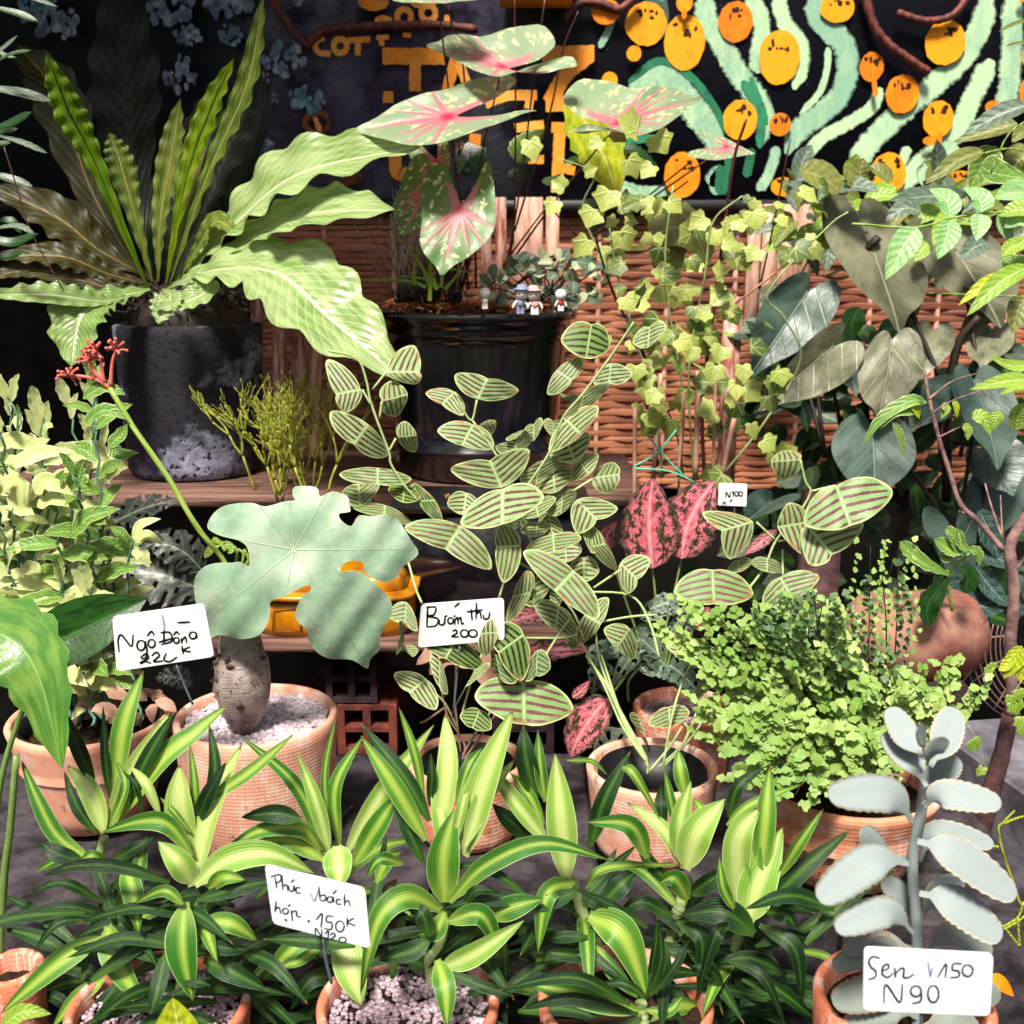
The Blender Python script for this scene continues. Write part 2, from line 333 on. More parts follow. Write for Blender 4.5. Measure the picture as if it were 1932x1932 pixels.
# ------------------------------------------------------------------ the setting
WY = 2.6
g = MB(); N_ = 40
for i in range(N_+1):
    for j in range(N_+1):
        x = -60+120*(i/N_); y = -60+120*(j/N_); g.v.append((x, y, 0))
for i in range(N_):
    for j in range(N_): q = i*(N_+1)+j; g.face([q, q+N_+1, q+N_+2, q+1])
tag(g.build('ground', 'earth'), None, None, kind='structure')
# painted wall: board from below the paint line upwards
zb = W(966, 377, WY).z
t = thing('mural_wall', 'dark navy painted wall with mint green waves and orange fruits above the woven screen', 'wall', (0, WY, 0))
b = MB(); box(b, -3.2, 3.2, WY+.002, WY+.12, zb, 2.9); b.build('wall_board', 'mural_ground', t)
b = MB(); box(b, -3.2, 3.2, WY+.07, WY+.12, 0, zb-.031); b.build('dark_fill_board', 'earth', t)  # dark board added to blacken the shaded void below the shelf
b = MB(); box(b, -3.2, 3.2, WY-.012, WY+.1, zb-.03, zb); b.build('lower_trim', 'black_matt', t)
lay = [0]
def wp(k, x, y, e=0): X_, Y_ = c(k, x, y); p = W(X_, Y_, WY); p.y = WY - e; return p
def stroke(k, P, w, mat, name='painted_wave', jag=.10, taper=True):
    lay[0] += 1; e = .0004+.00012*lay[0]; mb = MB(); pts = [wp(k, x, y, e) for x, y in P]
    n = max(4, int(sum((pts[i+1]-pts[i]).length for i in range(len(pts)-1))/.006)); pr = (lambda q: min(1, .35+q*9)*min(1, .25+(1-q)*7)) if taper else None
    ribbon(mb, pts, px(w*K, 200, WY), jag=jag, prof=pr, n=n); return mb.build(name, mat, t, smooth=False)
def blob(k, x, y, rx, ry, mat, name='painted_fruit', jag=.035, n=30):
    lay[0] += 1; e = .0004+.00012*lay[0]; mb = MB(); s_ = px(K, 200, WY); disc(mb, wp(k, x, y, e), V((rx*s_, 0, 0)), V((0, 0, ry*s_)), n, jag); return mb.build(name, mat, t, smooth=False)
for P, w in (([(270,-40),(290,100),(370,240),(450,380),(540,500),(590,620),(560,760)],115), ([(500,-40),(565,90),(570,180),(550,300),(555,380)],92), ([(650,-40),(690,110),(770,220),(780,330),(740,465)],84),
             ([(840,-40),(870,100),(990,220),(1015,360),(980,490),(870,600),(760,680),(700,800)],120), ([(915,245),(910,360),(870,480),(770,590)],38), ([(1190,455),(1140,560),(1020,640),(880,720),(780,830),(735,880)],72),
             ([(1750,-40),(1700,150),(1620,290),(1490,420),(1330,550),(1190,680),(1090,800),(1060,900)],125), ([(1765,310),(1700,430),(1640,560),(1580,680),(1470,790),(1360,890),(1270,1010)],115),
             ([(1870,-40),(1865,300),(1845,500),(1810,640)],120), ([(-110,500),(20,400),(120,450),(220,570),(330,700),(400,820)],150), ([(-210,940),(-60,990),(120,990)],60), ([(650,760),(610,900),(550,990)],62),
             ([(1330,760),(1290,860)],60), ([(-340,870),(-200,960),(-60,1010)],50), ([(1560,740),(1500,840),(1400,960)],150), ([(300,960),(350,900),(330,1010)],90)):
    stroke('C', P, w, 'paint_mint')
for P, w in (([(-120,430),(0,330),(90,325),(190,385),(290,500),(370,640),(400,760),(380,1010)],38), ([(470,420),(535,520),(565,620),(560,770)],48), ([(510,400),(560,520),(600,640)],30), ([(520,770),(490,920)],48), ([(370,860),(360,1010)],70), ([(-150,730),(0,720),(60,725)],40)):
    stroke('C', P, w, 'paint_green')
stroke('B', [(1440,250),(1500,120),(1490,20)], 40, 'paint_mint'); blob('B', 1730, 90, 70, 120, 'paint_mint', 'painted_wave')
fr = [('B',1680,125,105,105), ('C',170,220,105,135), ('C',435,115,88,98), ('C',660,300,105,132), ('C',960,45,88,70), ('C',1137,350,62,72), ('C',1295,490,87,95), ('C',1515,225,105,108), ('C',1478,620,80,90),
      ('C',455,625,90,100), ('C',660,650,57,57), ('C',155,910,95,115), ('C',1215,905,95,108), ('C',675,970,65,48), ('C',1585,935,80,45), ('C',1757,560,43,32), ('C',1925,480,35,62), ('C',1935,290,30,60),
      ('C',165,25,42,42), ('B',1615,285,38,38), ('B',1490,420,40,38), ('B',1470,70,72,62), ('C',1920,-10,40,30)]
for i, (k, x, y, rx, ry) in enumerate(fr):
    blob(k, x, y, rx, ry, 'paint_orange')
    if rx > 55:
        for j in range(7):
            a = R(-.5, .6)*rx; blob(k, x+a, y-ry*R(.25, .7), R(5, 15), R(5, 17), 'paint_seed', 'painted_seed', .3, 9)
blob('C', 1430, 735, 40, 22, 'paint_orange'); stroke('C', [(1478,690),(1466,830)], 30, 'paint_orange', 'painted_stalk'); stroke('C', [(165,50),(160,110)], 26, 'paint_orange', 'painted_stalk'); stroke('C', [(1138,410),(1150,510)], 26, 'paint_orange', 'painted_stalk')
for P, w in (([(320,300),(640,300)],80), ([(490,320),(487,480)],60), ([(650,480),(700,300)],56), ([(700,295),(750,430)],48), ([(1140,290),(1410,285)],78), ([(1390,290),(1260,400),(1180,540)],78), ([(1160,545),(1290,540)],80),
             ([(850,545),(960,505),(1115,500)],50), ([(1085,500),(1070,570)],44), ([(350,480),(350,540)],52), ([(1000,670),(1150,650)],44), ([(1235,650),(1215,1000)],60), ([(1190,665),(1290,670)],52), ([(1215,870),(1310,890)],46),
             ([(1070,830),(1150,830)],44), ([(800,700),(790,780)],60), ([(385,810),(395,900),(450,905)],66)):
    stroke('B', P, w, 'paint_peach', 'painted_letter', .07, False)
stroke('B', [(725,740),(718,860)], 46, 'paint_brown', 'painted_letter'); stroke('B', [(110,935),(215,915)], 70, 'paint_brown', 'painted_letter')
def o5(x, y): return ((511+x*.2315-607)/K, (y*.2315)/K)
for P, w in (([(450,325),(390,345),(378,400),(410,445),(500,452)],46), ([(640,345),(820,335)],46), ([(725,335),(718,465)],46), ([(870,325),(970,318)],36), ([(915,320),(912,390)],44), ([(1085,300),(1150,305)],34)):
    stroke('B', [o5(*p) for p in P], w*.64, 'paint_peach', 'painted_letter', .08, False)
for x, y, r in ((578,390,55), (1095,155,58), (1290,125,58)):
    stroke('B', [o5(x+r*math.cos(a*.524), y+r*1.05*math.sin(a*.524)) for a in range(13)], 30, 'paint_peach', 'painted_letter', .1, False)
for x, y, rx, ry in ((850,40,130,62), (930,185,75,40), (1250,40,110,50), (1440,170,26,30)):
    X_, Y_ = o5(x, y); blob('B', X_, Y_, rx*.6, ry*.62, 'paint_peach', 'painted_leaf', .08)
X_, Y_ = o5(390, 1010); stroke('B', [(X_+62*math.cos(a*.524), Y_+52*math.sin(a*.524)) for a in range(13)], 30, 'paint_brown', 'painted_ring', .2)
stroke('B', [o5(370,960), o5(420,1090)], 26, 'paint_peach', 'painted_ring', .2)
for (x, y, rx, ry, mt) in ((910,60,120,95,'paint_grey'), (1200,30,115,60,'paint_grey'), (990,195,70,48,'paint_grey'), (950,395,85,92,'paint_grey'), (1480,310,108,98,'paint_grey'), (1395,530,55,60,'paint_grey'), (1600,520,92,66,'paint_blue'),
                          (1215,190,62,55,'paint_blue'), (1390,780,60,45,'paint_grey'), (1370,420,40,40,'paint_grey'), (300,110,120,110,'paint_grey'), (200,60,90,60,'paint_blue'), (1560,20,30,20,'paint_grey'), (620,120,70,60,'paint_blue')):
    mb = MB(); lay[0] += 1; s_ = px(K, 200, WY)
    for j in range(34):
        a = R(0, 6.28); q = math.sqrt(random.random()); p = wp('A', x+rx*q*math.cos(a), y+ry*q*math.sin(a), .0004+.00012*lay[0]+j*2e-5); r = R(.10, .22)*rx*s_
        disc(mb, p, V((r, 0, 0)), V((0, 0, r*R(.9, 1.6))), 9, .25)
    mb.build('painted_blossom', mt, t, smooth=False)
# wooden branches fixed over the mural
for k, P, w, lb in (('A', [(1380,-60),(1490,120),(1560,210),(1625,250)], 52, 'crooked reddish branch running down to the small orange lettering'), ('A', [(1610,230),(1700,170),(1932,150),(2250,142),(2480,165)], 50, 'long straight reddish branch fixed level above the orange letters'),
                    ('C', [(1080,-60),(1130,130),(1200,230),(1290,300),(1420,385)], 46, 'curved branch with a cut end between two orange fruits'), ('C', [(1255,80),(1400,120),(1540,90),(1640,-40)], 40, 'hooked branch like a bow at the top of the mural, right side'),
                    ('B', [(1250,110),(1340,30),(1440,30),(1540,60),(1640,-20)], 46, 'wavy branch beside the orange box at the top of the mural')):
    mb = MB(); pts = [wp(k, x, y, .025) for x, y in P]; tube(mb, pts, px(w*K*.5, 200, WY), px(w*K*.42, 200, WY), 8, 26, .10); o = mb.build('wooden_branch', 'branch_red'); tag(o, lb, 'branch', 'branches nailed to the mural')
t2 = thing('wall_box', 'orange wooden box fixed to the mural at the very top, above the pink caladium leaves', 'box', wp('B', 1105, 60, 0))
b = MB(); p0, p1 = wp('B', 925, 60), wp('B', 1290, 60); box(b, p0.x, p1.x, WY-.13, WY-.03, p0.z, p0.z+.12); b.build('box_body', 'paint_orange', t2)
b = MB(); box(b, p0.x+.01, p1.x-.01, WY-.136, WY-.132, p0.z+.022, p0.z+.12); b.build('front_panel', 'pole_red', t2); b = MB(); box(b, p0.x+.03, p1.x-.03, WY-.03, WY-.004, p0.z, p0.z+.1); b.build('wall_bracket', 'black_matt', t2)
# woven bamboo screen
t3 = thing('woven_screen', 'red brown woven bamboo screen standing below the mural', 'screen', (0, WY-.01, 0)); b = MB(); z = W(966, 925, WY).z; row = 0; XL_ = W(468, 600, WY).x
while z < zb-.035:
    h = R(.010, .017); b0 = len(b.v); n = 140; rv = random.random()
    for i in range(n+1):
        x = XL_+(1.7-XL_)*i/n; y = WY+.028+.004*math.sin(x*2*math.pi/.16+(row % 2)*math.pi); zz = z+.0012*math.sin(x*9+row)
        b.v.append((x, y, zz)); b.v.append((x, y-.0015, zz+h*.5)); b.v.append((x, y, zz+h))
    for i in range(n):
        for q in (0, 1): b.face([b0+3*i+q, b0+3*i+q+3, b0+3*i+q+4, b0+3*i+q+1], [(i/n, 0)]*4, [(rv, 0)]*4)
    z += h+.0015; row += 1
b.build('bamboo_strips', 'bamboo_weave', t3)
x = XL_+.02
while x < 1.7:
    b = MB(); tube(b, [(x, WY+.03, W(966, 930, WY).z), (x, WY+.03, zb-.03)], .007, .007, 6, 4); b.build('upright', 'slat_pale', t3); x += .16
b = MB(); box(b, XL_, 1.75, WY+.05, WY+.06, W(966, 930, WY).z, zb-.03); b.build('backing', 'bark_dark', t3)
def pole(x, y0, y1, Y, w, mat, label, cat='slat', kn=.0, lean=0):
    mb = MB(); a, d = W(x, y0, Y), W(x+lean, y1, Y)
    if kn: tube(mb, [a, a.lerp(d, .5)+V((R(-.004, .004), 0, 0)), d], px(w/2, 600, Y), None, 9, 18, kn)
    else: r = px(w/2, 600, Y); box(mb, min(a.x, d.x)-r, min(a.x, d.x)+r, Y, Y+.012, min(a.z, d.z), max(a.z, d.z), bev=.001)
    mb.build('slat' if not kn else 'pole', mat, t3)
for i, (x, w) in enumerate(((490, 17), (527, 26), (563, 30), (598, 24))):
    pole(x, 520, 1000, 2.3, w, 'pole_red', ('thin dark red pole close to the concrete pot', 'dark red peeling pole, second from the concrete pot', 'pale thick peeling pole above the pencil cactus', 'pale red pole nearest the black pot, above the pencil cactus')[i], 'pole', .06)
for i, (x, w, y1) in enumerate(((918, 18, 560), (945, 20, 560), (985, 28, 600), (1012, 24, 560), (1043, 24, 600))):
    pole(x, 372, y1, 2.45, w, 'slat_pale' if i > 1 else 'pole_red', ('narrow dark red slat behind the caladium stems', 'dull red slat beside the narrow dark one', 'wide pink slat above the pale jade leaves', 'pink slat between two others above the jade leaves', 'pink slat at the far right of the group above the jade leaves')[i])
for i, (x, w, y1) in enumerate(((1428, 26, 640), (1455, 32, 640), (1492, 36, 620), (1524, 26, 560))):
    pole(x, 385, y1, 2.45, w, 'slat_pale', ('narrow pale slat touching the long pink stem of the vines', 'pale slat, left one of the bright pair behind the vines', 'broad pale pink slat behind the lobed vine leaves', 'pale slat just left of the big heart leaves')[i])
pole(1385, 560, 930, 2.2, 34, 'pole_red', 'short slanted red wooden slat behind the vine canes', lean=0)
# shelves, bricks, blocks
def plank(x0, x1, y, Y, dep, th, label, nm='wooden_shelf'):
    p0, p1 = W(x0, y, Y), W(x1, y, Y); mb = MB(); box(mb, p0.x, p1.x, Y, Y+dep, p0.z-th, p0.z, bev=.003, jit=.001); return tag(mb.build(nm, 'wood_plank'), label, 'shelf')
plank(-60, 700, 934, 1.76, .42, .022, 'worn upper wooden plank carrying the dark concrete pot'); plank(703, 1225, 936, 1.78, .40, .020, 'worn upper wooden plank carrying the black pots'); plank(330, 1075, 1214, 1.50, .16, .016, 'lower wooden plank carrying the orange glazed box')
for i, x in enumerate((60, 690, 1560)):
    p = W(x, 960, 1.9); b = MB(); box(b, p.x-.03, p.x+.03, 1.9, 1.96, 0, W(x, 936, 1.78).z-.024, jit=.001)
    tag(b.build('shelf_post', 'bark_dark'), ('square post under the upper plank left of the concrete pot', 'square post under the upper planks below the pencil cactus', 'square post under the upper plank behind the striped leaves on the right')[i], 'post', 'posts under the plant shelf')
def hollow(x0, x1, y0, y1, Y, dep, mat, label, cols=2, rows=2):
    a, d = W(x0, y0, Y), W(x1, y1, Y); z1, z0 = a.z, d.z; w = d.x-a.x; h = z1-z0; mb = MB(); gx, gz = w*.13, h*.13; cw, ch = (w-gx*(cols+1))/cols, (h-gz*(rows+1))/rows
    for i in range(cols+1): box(mb, a.x+i*(cw+gx), a.x+i*(cw+gx)+gx, Y, Y+dep, z0, z1, bev=.0012, jit=.0006)
    for i in range(cols):
        for j in range(rows+1): box(mb, a.x+gx+i*(cw+gx)-.0005, a.x+gx+i*(cw+gx)+cw+.0005, Y+.001, Y+dep-.001, z0+j*(ch+gz)+.0004, z0+j*(ch+gz)+gz-.0004, bev=.001)
    tag(mb.build('hollow_brick', mat, smooth=False), label, 'brick', 'hollow bricks under the lower plank')
hollow(612, 712, 1236, 1328, 1.55, .16, 'brick_dull', 'upper dull purple hollow brick with four square holes under the lower plank'); hollow(634, 750, 1330, 1424, 1.55, .16, 'brick_red', 'lower hollow brick with four square holes, right one of the bottom pair'); hollow(572, 632, 1330, 1424, 1.55, .16, 'brick_red', 'bright red hollow brick edge showing beside the gravel pot', 1, 2)
hollow(930, 1045, 1330, 1424, 1.58, .16, 'brick_dull', 'hollow brick in the dark behind the large striped leaf')
def slab(x0, x1, Y0, Y1, z0, z1, mat, label, rot=0, nm='concrete_block'):
    mb = MB(); n = 12; b0 = 0; box(mb, x0, x1, Y0, Y1, z0, z1, rot, .006, .002); tag(mb.build(nm, mat, smooth=False), label, 'block', 'blocks the pots stand on')
ZS = .655; print('step z', ZS)
xs = [-.95, -.34, -.085, .10, .33, .56]; lb = ['long grey concrete block under the left terracotta pots', 'grey concrete block under the gravel filled pot', 'brown concrete block behind the dracaena leaves at the centre', 'concrete block under the pot of the striped plant', 'concrete block under the fern pot']
for i in range(5): slab(xs[i]+.004, xs[i+1]-.004, .98 if i != 2 else 1.03, 1.36, ZS-.13, ZS, 'concrete', lb[i])
slab(-.95, .9, .99, 1.36, 0, ZS-.134, 'earth', 'dark earth bank beneath the concrete blocks', nm='earth_bank')
ZF = ZS-.17
slab(-.9, .9, .45, .975, 0, ZF, 'earth', 'low dark ledge carrying the front row of pots', nm='front_ledge')
slab(.60, .78, 1.02, 1.40, ZS-.10, ZS+.035, 'slab_grey', 'grey stone slab behind the silver succulent, nearer one', .2, 'stone_slab'); slab(.80, 1.1, 1.0, 1.35, ZS-.10, ZS+.05, 'slab_grey', 'grey stone slab at the right edge beyond the brown trunk', -.1, 'stone_slab')
mb = MB(); p = W(1725, 1190, 1.42); ball(mb, p, .085, 1.15, .8, .95, 28, 20)
for i, q in enumerate(mb.v): d_ = (q-p); d_.x = math.copysign(abs(d_.x)**.8*.098**.2, d_.x); d_.z = min(d_.z, .050)*(.9+.2*MN.noise(q*14)); mb.v[i] = p+d_*(1+.12*MN.noise(q*9))
tag(mb.build('pink_rock', 'stone_pink'), 'pinkish terracotta coloured rock with a flat top behind the maidenhair fern', 'rock')
mb = MB(); box(mb, W(1600, 1200, 1.42).x, W(1800, 1200, 1.42).x, 1.36, 1.5, ZS, W(1700, 1260, 1.42).z); tag(mb.build('rock_base', 'brick_dull'), 'rough brick set under the pinkish rock behind the fern', 'brick')
mb = MB(); box(mb, -3.2, -.25, 1.40, 2.85, 2.42, 2.48); tag(mb.build('shade_blocker', 'shade_blocker'), 'unseen dark flat panel added to shade the back left of the plant stall', 'shade_blocker')  # unseen panel added overhead to keep the back left dark
# ------------------------------------------------------------------ pots
def pot(x, rw, yr, Y, hh, mat, label, fill='soil', tap=.86, nm='terracotta_pot', lip=.008, depth=.02, group='terracotta pots', grav=0, gs=.0042, hole=None, rnd=.012, inner=None):
    """x, rw: centre and half width of the rim as seen; yr: height of the rim's centre as seen"""
    p = W(x, yr, Y); r = px(rw, yr, Y); z1 = p.z; z0 = z1-hh; tt = thing(nm, label, 'pot', (p.x, Y, z0), group); rb = r*tap; mb = MB()
    prof = [(0, z0), (rb-rnd, z0), (rb-rnd*.3, z0+rnd*.35), (rb, z0+rnd)] + [(rb+(r-rb)*k/12, z0+rnd+(z1-lip*.4-z0-rnd)*k/12) for k in range(1, 13)] + [(r-lip*.3, z1), (r-lip*.8, z1), (r-lip*1.1, z1-lip*.4), (r-lip*1.2, z1-depth-.02)]
    lathe(mb, p.x, Y, prof, 64); mb.build('pot_wall', mat, tt)
    if inner: mb = MB(); ri = r-lip*1.6; lathe(mb, p.x, Y, [(ri-.002, z1-depth-.02), (ri, z1-.006), (ri-.0015, z1-.004), (ri-.004, z1-depth)], 48); mb.build('inner_pot', inner, tt)
    mb = MB(); lathe(mb, p.x, Y, [(r-lip*1.15, z1-depth), ((r-lip)*.6, z1-depth+.003), (0.001, z1-depth+.004)], 40, wob=.05)
    for i, q in enumerate(mb.v): mb.v[i] = q+V((0, 0, .003*MN.noise(q*120)))
    mb.build('potting_soil', 'soil', tt)
    if grav: mb = MB(); pebbles(mb, p.x, Y, z1-depth+.005, r-lip*1.5, grav, gs, hole); o = mb.build('gravel', fill, tt); o['kind'] = 'stuff'
    return p.x, Y, z1-depth, r, z0
flat('gravel_shade_tint', '#cdb6c0', .6, sc=260, h2='#7f6473')  # darker gravel: front row shade put into the pebble colour
J = pot(483, 152, 1345, 1.14, W(483, 1345, 1.14).z-ZS, 'terra_knit', 'pink terracotta pot with knitted texture, filled with white gravel under the swollen trunk', 'gravel', .9, grav=1500, depth=.016, hole=None)
PL = pot(170, 150, 1348, 1.18, W(170, 1348, 1.18).z-ZS, 'terra_plain', 'smooth terracotta pot holding the cream variegated bush on the left', tap=.72, rnd=.03, inner='black_matt', depth=.03)
PC = pot(880, 112, 1430, 1.15, W(880, 1430, 1.15).z-ZS, 'terra_ribs', 'smaller terracotta pot partly hidden behind the tall central dracaena leaves', tap=.85, inner='black_matt', depth=.05)
PR_ = pot(1231, 125, 1442, 1.12, W(1231, 1442, 1.12).z-ZS, 'terra_knit', 'pale pink terracotta pot with empty black liner, between the striped plant and the fern', tap=.86, inner='black_matt', depth=.06)
PF = pot(1597, 175, 1462, 1.07, W(1597, 1462, 1.07).z-ZS, 'terra_ribs', 'large orange terracotta pot with fine ribs under the maidenhair fern', tap=.74, rnd=.03, depth=.03)
PB = pot(1290, 95, 1330, 1.30, .11, 'terra_orange', 'small reddish pot of dark gravel behind the pink pot with black liner', 'gravel_dark', grav=500)
FP = []
for i, (x, rw, yr, Y, g_, lb) in enumerate(((300, 170, 1890, .86, 400, 'front terracotta pot below the leftmost dracaena, gravel just visible'), (770, 172, 1885, .85, 400, 'front terracotta pot showing white gravel at the bottom centre'),
        (1180, 165, 1880, .84, 0, 'front terracotta pot hidden in dark leaves right of centre'), (20, 60, 1822, .90, 0, 'small orange pot rim in the bottom left corner'), (1705, 165, 1878, .74, 0, 'orange pot behind the white tag of the silver succulent'))):
    FP.append(pot(x, rw, yr, Y, W(x, yr, Y).z-ZF, 'terra_orange', lb, 'gravel_shade_tint', .8, grav=g_*3, gs=.0029))
# dark concrete pot and black pots
tt = thing('concrete_pot', 'tall dark speckled concrete pot with pale stains under the broad leaved fern', 'pot', W(352, 925, 1.95)); p = W(352, 615, 1.96); r = px(137, 615, 1.96); zt = W(352, 622, 1.82).z; zz = W(352, 934, 1.76).z
mb = MB(); rb = r*.93; lathe(mb, p.x, 1.97, [(0, zz), (rb*.8, zz), (rb*.95, zz+.004)] + [(rb+(r-rb)*k/14, zz+.014+(zt-zz-.014)*k/14) for k in range(15)] + [(r-.004, zt+.003), (r-.014, zt+.003), (r-.017, zt-.04)], 64, wob=.01); mb.build('pot_wall', 'speckled_concrete', tt)
mb = MB(); lathe(mb, p.x, 1.97, [(r-.016, zt-.03), (.001, zt-.01)], 40); mb.build('potting_soil', 'soil', tt); FERN = V((p.x, 1.97, zt))
mb = MB(); lathe(mb, p.x, 1.97, [(r*.72, zt-.03), (r*.8, zt+.02), (r*.62, zt+.05), (r*.3, zt+.07), (.001, zt+.07)], 30, wob=.2)
for i in range(420):
    a = R(0, 6.28); q = r*R(.35, .85); p = V((p.x, 1.97, zt+.01)); e = V((p.x+q*math.cos(a), 1.97+q*math.sin(a), zt+R(.0, .06))); tube(mb, [e, e+V((R(-.012, .012), -.004, R(-.01, .02))), e+V((R(-.03, .03), R(-.02, .01), R(-.02, .03)))], .0022, .0006, 4, 4)
mb.build('root_mass', 'stem_dark', tt)
BP = W(900, 590, 2.0); zr = W(900, 592, 1.84).z; zsb = W(900, 936, 1.78).z; r = px(188, 600, 2.0)
tt = thing('black_pot', 'big glossy black plastic pot with flanged rim holding the pink caladium', 'pot', (BP.x, 2.0, zsb)); zl = zsb+.06; mb = MB()
lathe(mb, BP.x, 2.0, [(0, zsb), (r*.74, zsb), (r*.80, zsb+.01), (r*.82, zl-.012), (r*.86, zl-.008), (r*.86, zl), (r*.80, zl+.006)] + [(r*(.80+.1*(k/12)**.8), zl+.008+(zr-.05-zl)*k/12) for k in range(1, 13)] + [(r*.93, zr-.04), (r*.94, zr-.034), (r*.94, zr-.018), (r, zr-.014), (r*1.005, zr-.002), (r*.985, zr), (r*.93, zr-.002), (r*.92, zr-.03)], 64)
mb.build('pot_wall', 'black_plastic', tt)
mb = MB(); lathe(mb, BP.x, 2.0, [(r*.93, zr-.012), (r*.6, zr+.004), (.001, zr+.01)], 40); mb.build('potting_soil', 'soil', tt)
flat('coir', '#b06a3c', .9, sc=60, h2='#5f2f1b', bd=.003); mb = MB()
for i in range(900):
    a = R(0, 6.28); q = r*.9*math.sqrt(random.random()); p = V((BP.x+q*math.cos(a), 2.0+q*math.sin(a), zr+R(-.006, .014))); d_ = V((R(-1, 1), R(-1, 1), R(-.3, .6)))*.012; tube(mb, [p-d_, p+V((0, 0, R(0, .004))), p+d_], R(.0006, .0016), None, 4, 3)
mb.build('coir_mulch', 'coir', tt)['kind'] = 'stuff'
for j, col_ in enumerate(('cloth_red', 'twine', 'figure_blue')): mb = MB(); ball(mb, W(733+j*7, 596, 1.805+.002*j)+V((0, 0, 0)), .0013); mb.build('rim_dot', col_, tt)
tt = thing('nursery_tub', 'dull black square tub with the number fifteen, below the glossy black pot', 'tub', W(930, 1090, 1.62)); a, d = W(742, 965, 1.62), W(1105, 1210, 1.62)
mb = MB(); box(mb, a.x, d.x, 1.62, 1.76, d.z+.01, a.z-.004, bev=.006); mb.build('tub_body', 'black_plastic', tt); mb = MB(); box(mb, a.x-.006, d.x+.006, 1.612, 1.765, a.z-.003, a.z+.010, bev=.003); mb.build('tub_rim', 'black_matt', tt)
mb = MB(); Y = 1.6105
for P in ([(640,905),(644,895),(644,915)], [(664,895),(653,895),(653,903),(664,906),(663,914),(652,914)]): ribbon(mb, [W(*c('E', x, y), Y) for x, y in P], .0012)
mb.build('number_print', 'figure_orange', tt, smooth=False)
# orange glazed box on the lower plank
tt = thing('glazed_box', 'orange glazed ceramic box with panelled front on the lower plank behind the big lobed leaf', 'planter', W(640, 1205, 1.58)); Y = 1.56
def rbox(mb, x0, x1, yb, yt, Y, dep, r_=.02, bulge=0):
    a, d = W(x0, yb, Y), W(x1, yt, Y); cx = (a.x+d.x)/2; hw = (d.x-a.x)/2; hd = dep/2; cy = Y+hd; n = 40; b0 = len(mb.v); L = [(0, a.z, .86), (0, a.z+.001, .93), (0, a.z+(d.z-a.z)*.3, 1), (0, a.z+(d.z-a.z)*.8, 1.0+bulge), (0, d.z-.002, .97+bulge), (0, d.z, .9+bulge)]
    for _, z, s_ in L:
        for j in range(n):
            an = j/n*6.2832; ca, sa = math.cos(an), math.sin(an); mb.v.append(V((cx+math.copysign(abs(ca)**.4, ca)*hw*s_, cy+math.copysign(abs(sa)**.4, sa)*hd*s_, z)))
    for k in range(len(L)-1):
        for j in range(n): mb.face([b0+k*n+j, b0+k*n+(j+1) % n, b0+(k+1)*n+(j+1) % n, b0+(k+1)*n+j])
    mb.face([b0+(len(L)-1)*n+j for j in range(n)]); mb.face([b0+j for j in range(n)][::-1])
mb = MB(); rbox(mb, 478, 775, 1207, 1140, 1.52, .13); mb.build('box_body', 'yellow_glaze', tt); mb = MB(); rbox(mb, 470, 783, 1140, 1125, 1.512, .145); mb.build('box_rim', 'yellow_glaze', tt); mb = MB(); rbox(mb, 495, 765, 1125, 1092, 1.53, .11, bulge=-.1); mb.build('box_lid', 'yellow_glaze', tt)
for x0, x1 in ((515, 568), (585, 640), (655, 705)):
    mb = MB(); Yp = 1.5185
    for P in ([(x0,1148),(x1,1148)], [(x1,1148),(x1,1192)], [(x1,1192),(x0,1192)], [(x0,1192),(x0,1148)]): tube(mb, [W(x, y, Yp) for x, y in P], .0009, None, 5, 2)
    mb.build('panel_groove', 'yellow_groove', tt)
# figurines on the rim
def figure(x, yb, yt, Y, cols, label, arms=True, hat=None, hair=None, dx=0):
    f, h = W(x, yb, Y), W(x, yt, Y); H = h.z-f.z; tt = thing('figurine', label, 'figurine', f, 'tiny figurines on the black pot rim'); skin, top, leg = cols
    for s_ in (-1, 1): mb = MB(); tube(mb, [f+V((s_*H*.07, 0, 0)), f+V((s_*H*.06, 0, H*.28))], H*.085, H*.075, 8); ball(mb, f+V((s_*H*.07, -H*.03, H*.03)), H*.085, 1, 1.3, .6); mb.build('leg', leg, tt)
    mb = MB(); ball(mb, f+V((0, 0, H*.38)), H*.15, 1.05, .9, 1.15, 12, 8); mb.build('torso', top, tt)
    if arms:
        for s_ in (-1, 1): mb = MB(); tube(mb, [f+V((s_*H*.12, 0, H*.47)), f+V((s_*H*.22, -.001, H*.36)), f+V((s_*H*.27, -.002, H*.22))], H*.05, H*.04, 6, 6); mb.build('arm', skin, tt)
    hd = f+V((dx*H, 0, H*.72)); mb = MB(); ball(mb, hd, H*.23, 1.08, 1, .95, 14, 10); ball(mb, hd+V((.0, -H*.23, -H*.03)), H*.03); hdO = mb.build('head', skin, tt)
    for s_ in (-1, 1): mb = MB(); ball(mb, hd+V((s_*H*.09, -H*.205, H*.0)), H*.028); mb.build('eye', 'ink', hdO)
    if hair: mb = MB(); ball(mb, hd+V((0, H*.05, H*.06)), H*.25, 1.08, .95, .95, 14, 10); mb.build('hair', hair, tt)
    if hat: mb = MB(); lathe(mb, hd.x, hd.y, [(H*.02, hd.z+H*.16), (H*.33, hd.z+H*.13), (H*.34, hd.z+H*.17), (H*.2, hd.z+H*.2), (H*.16, hd.z+H*.32), (.0001, hd.z+H*.34)], 18); mb.build('hat', hat, tt)
figure(915, 583, 543, 1.80, ('figure_white', 'figure_white', 'figure_white'), 'plain white figurine standing alone on the pot rim, leftmost', False, None, 'figure_white')
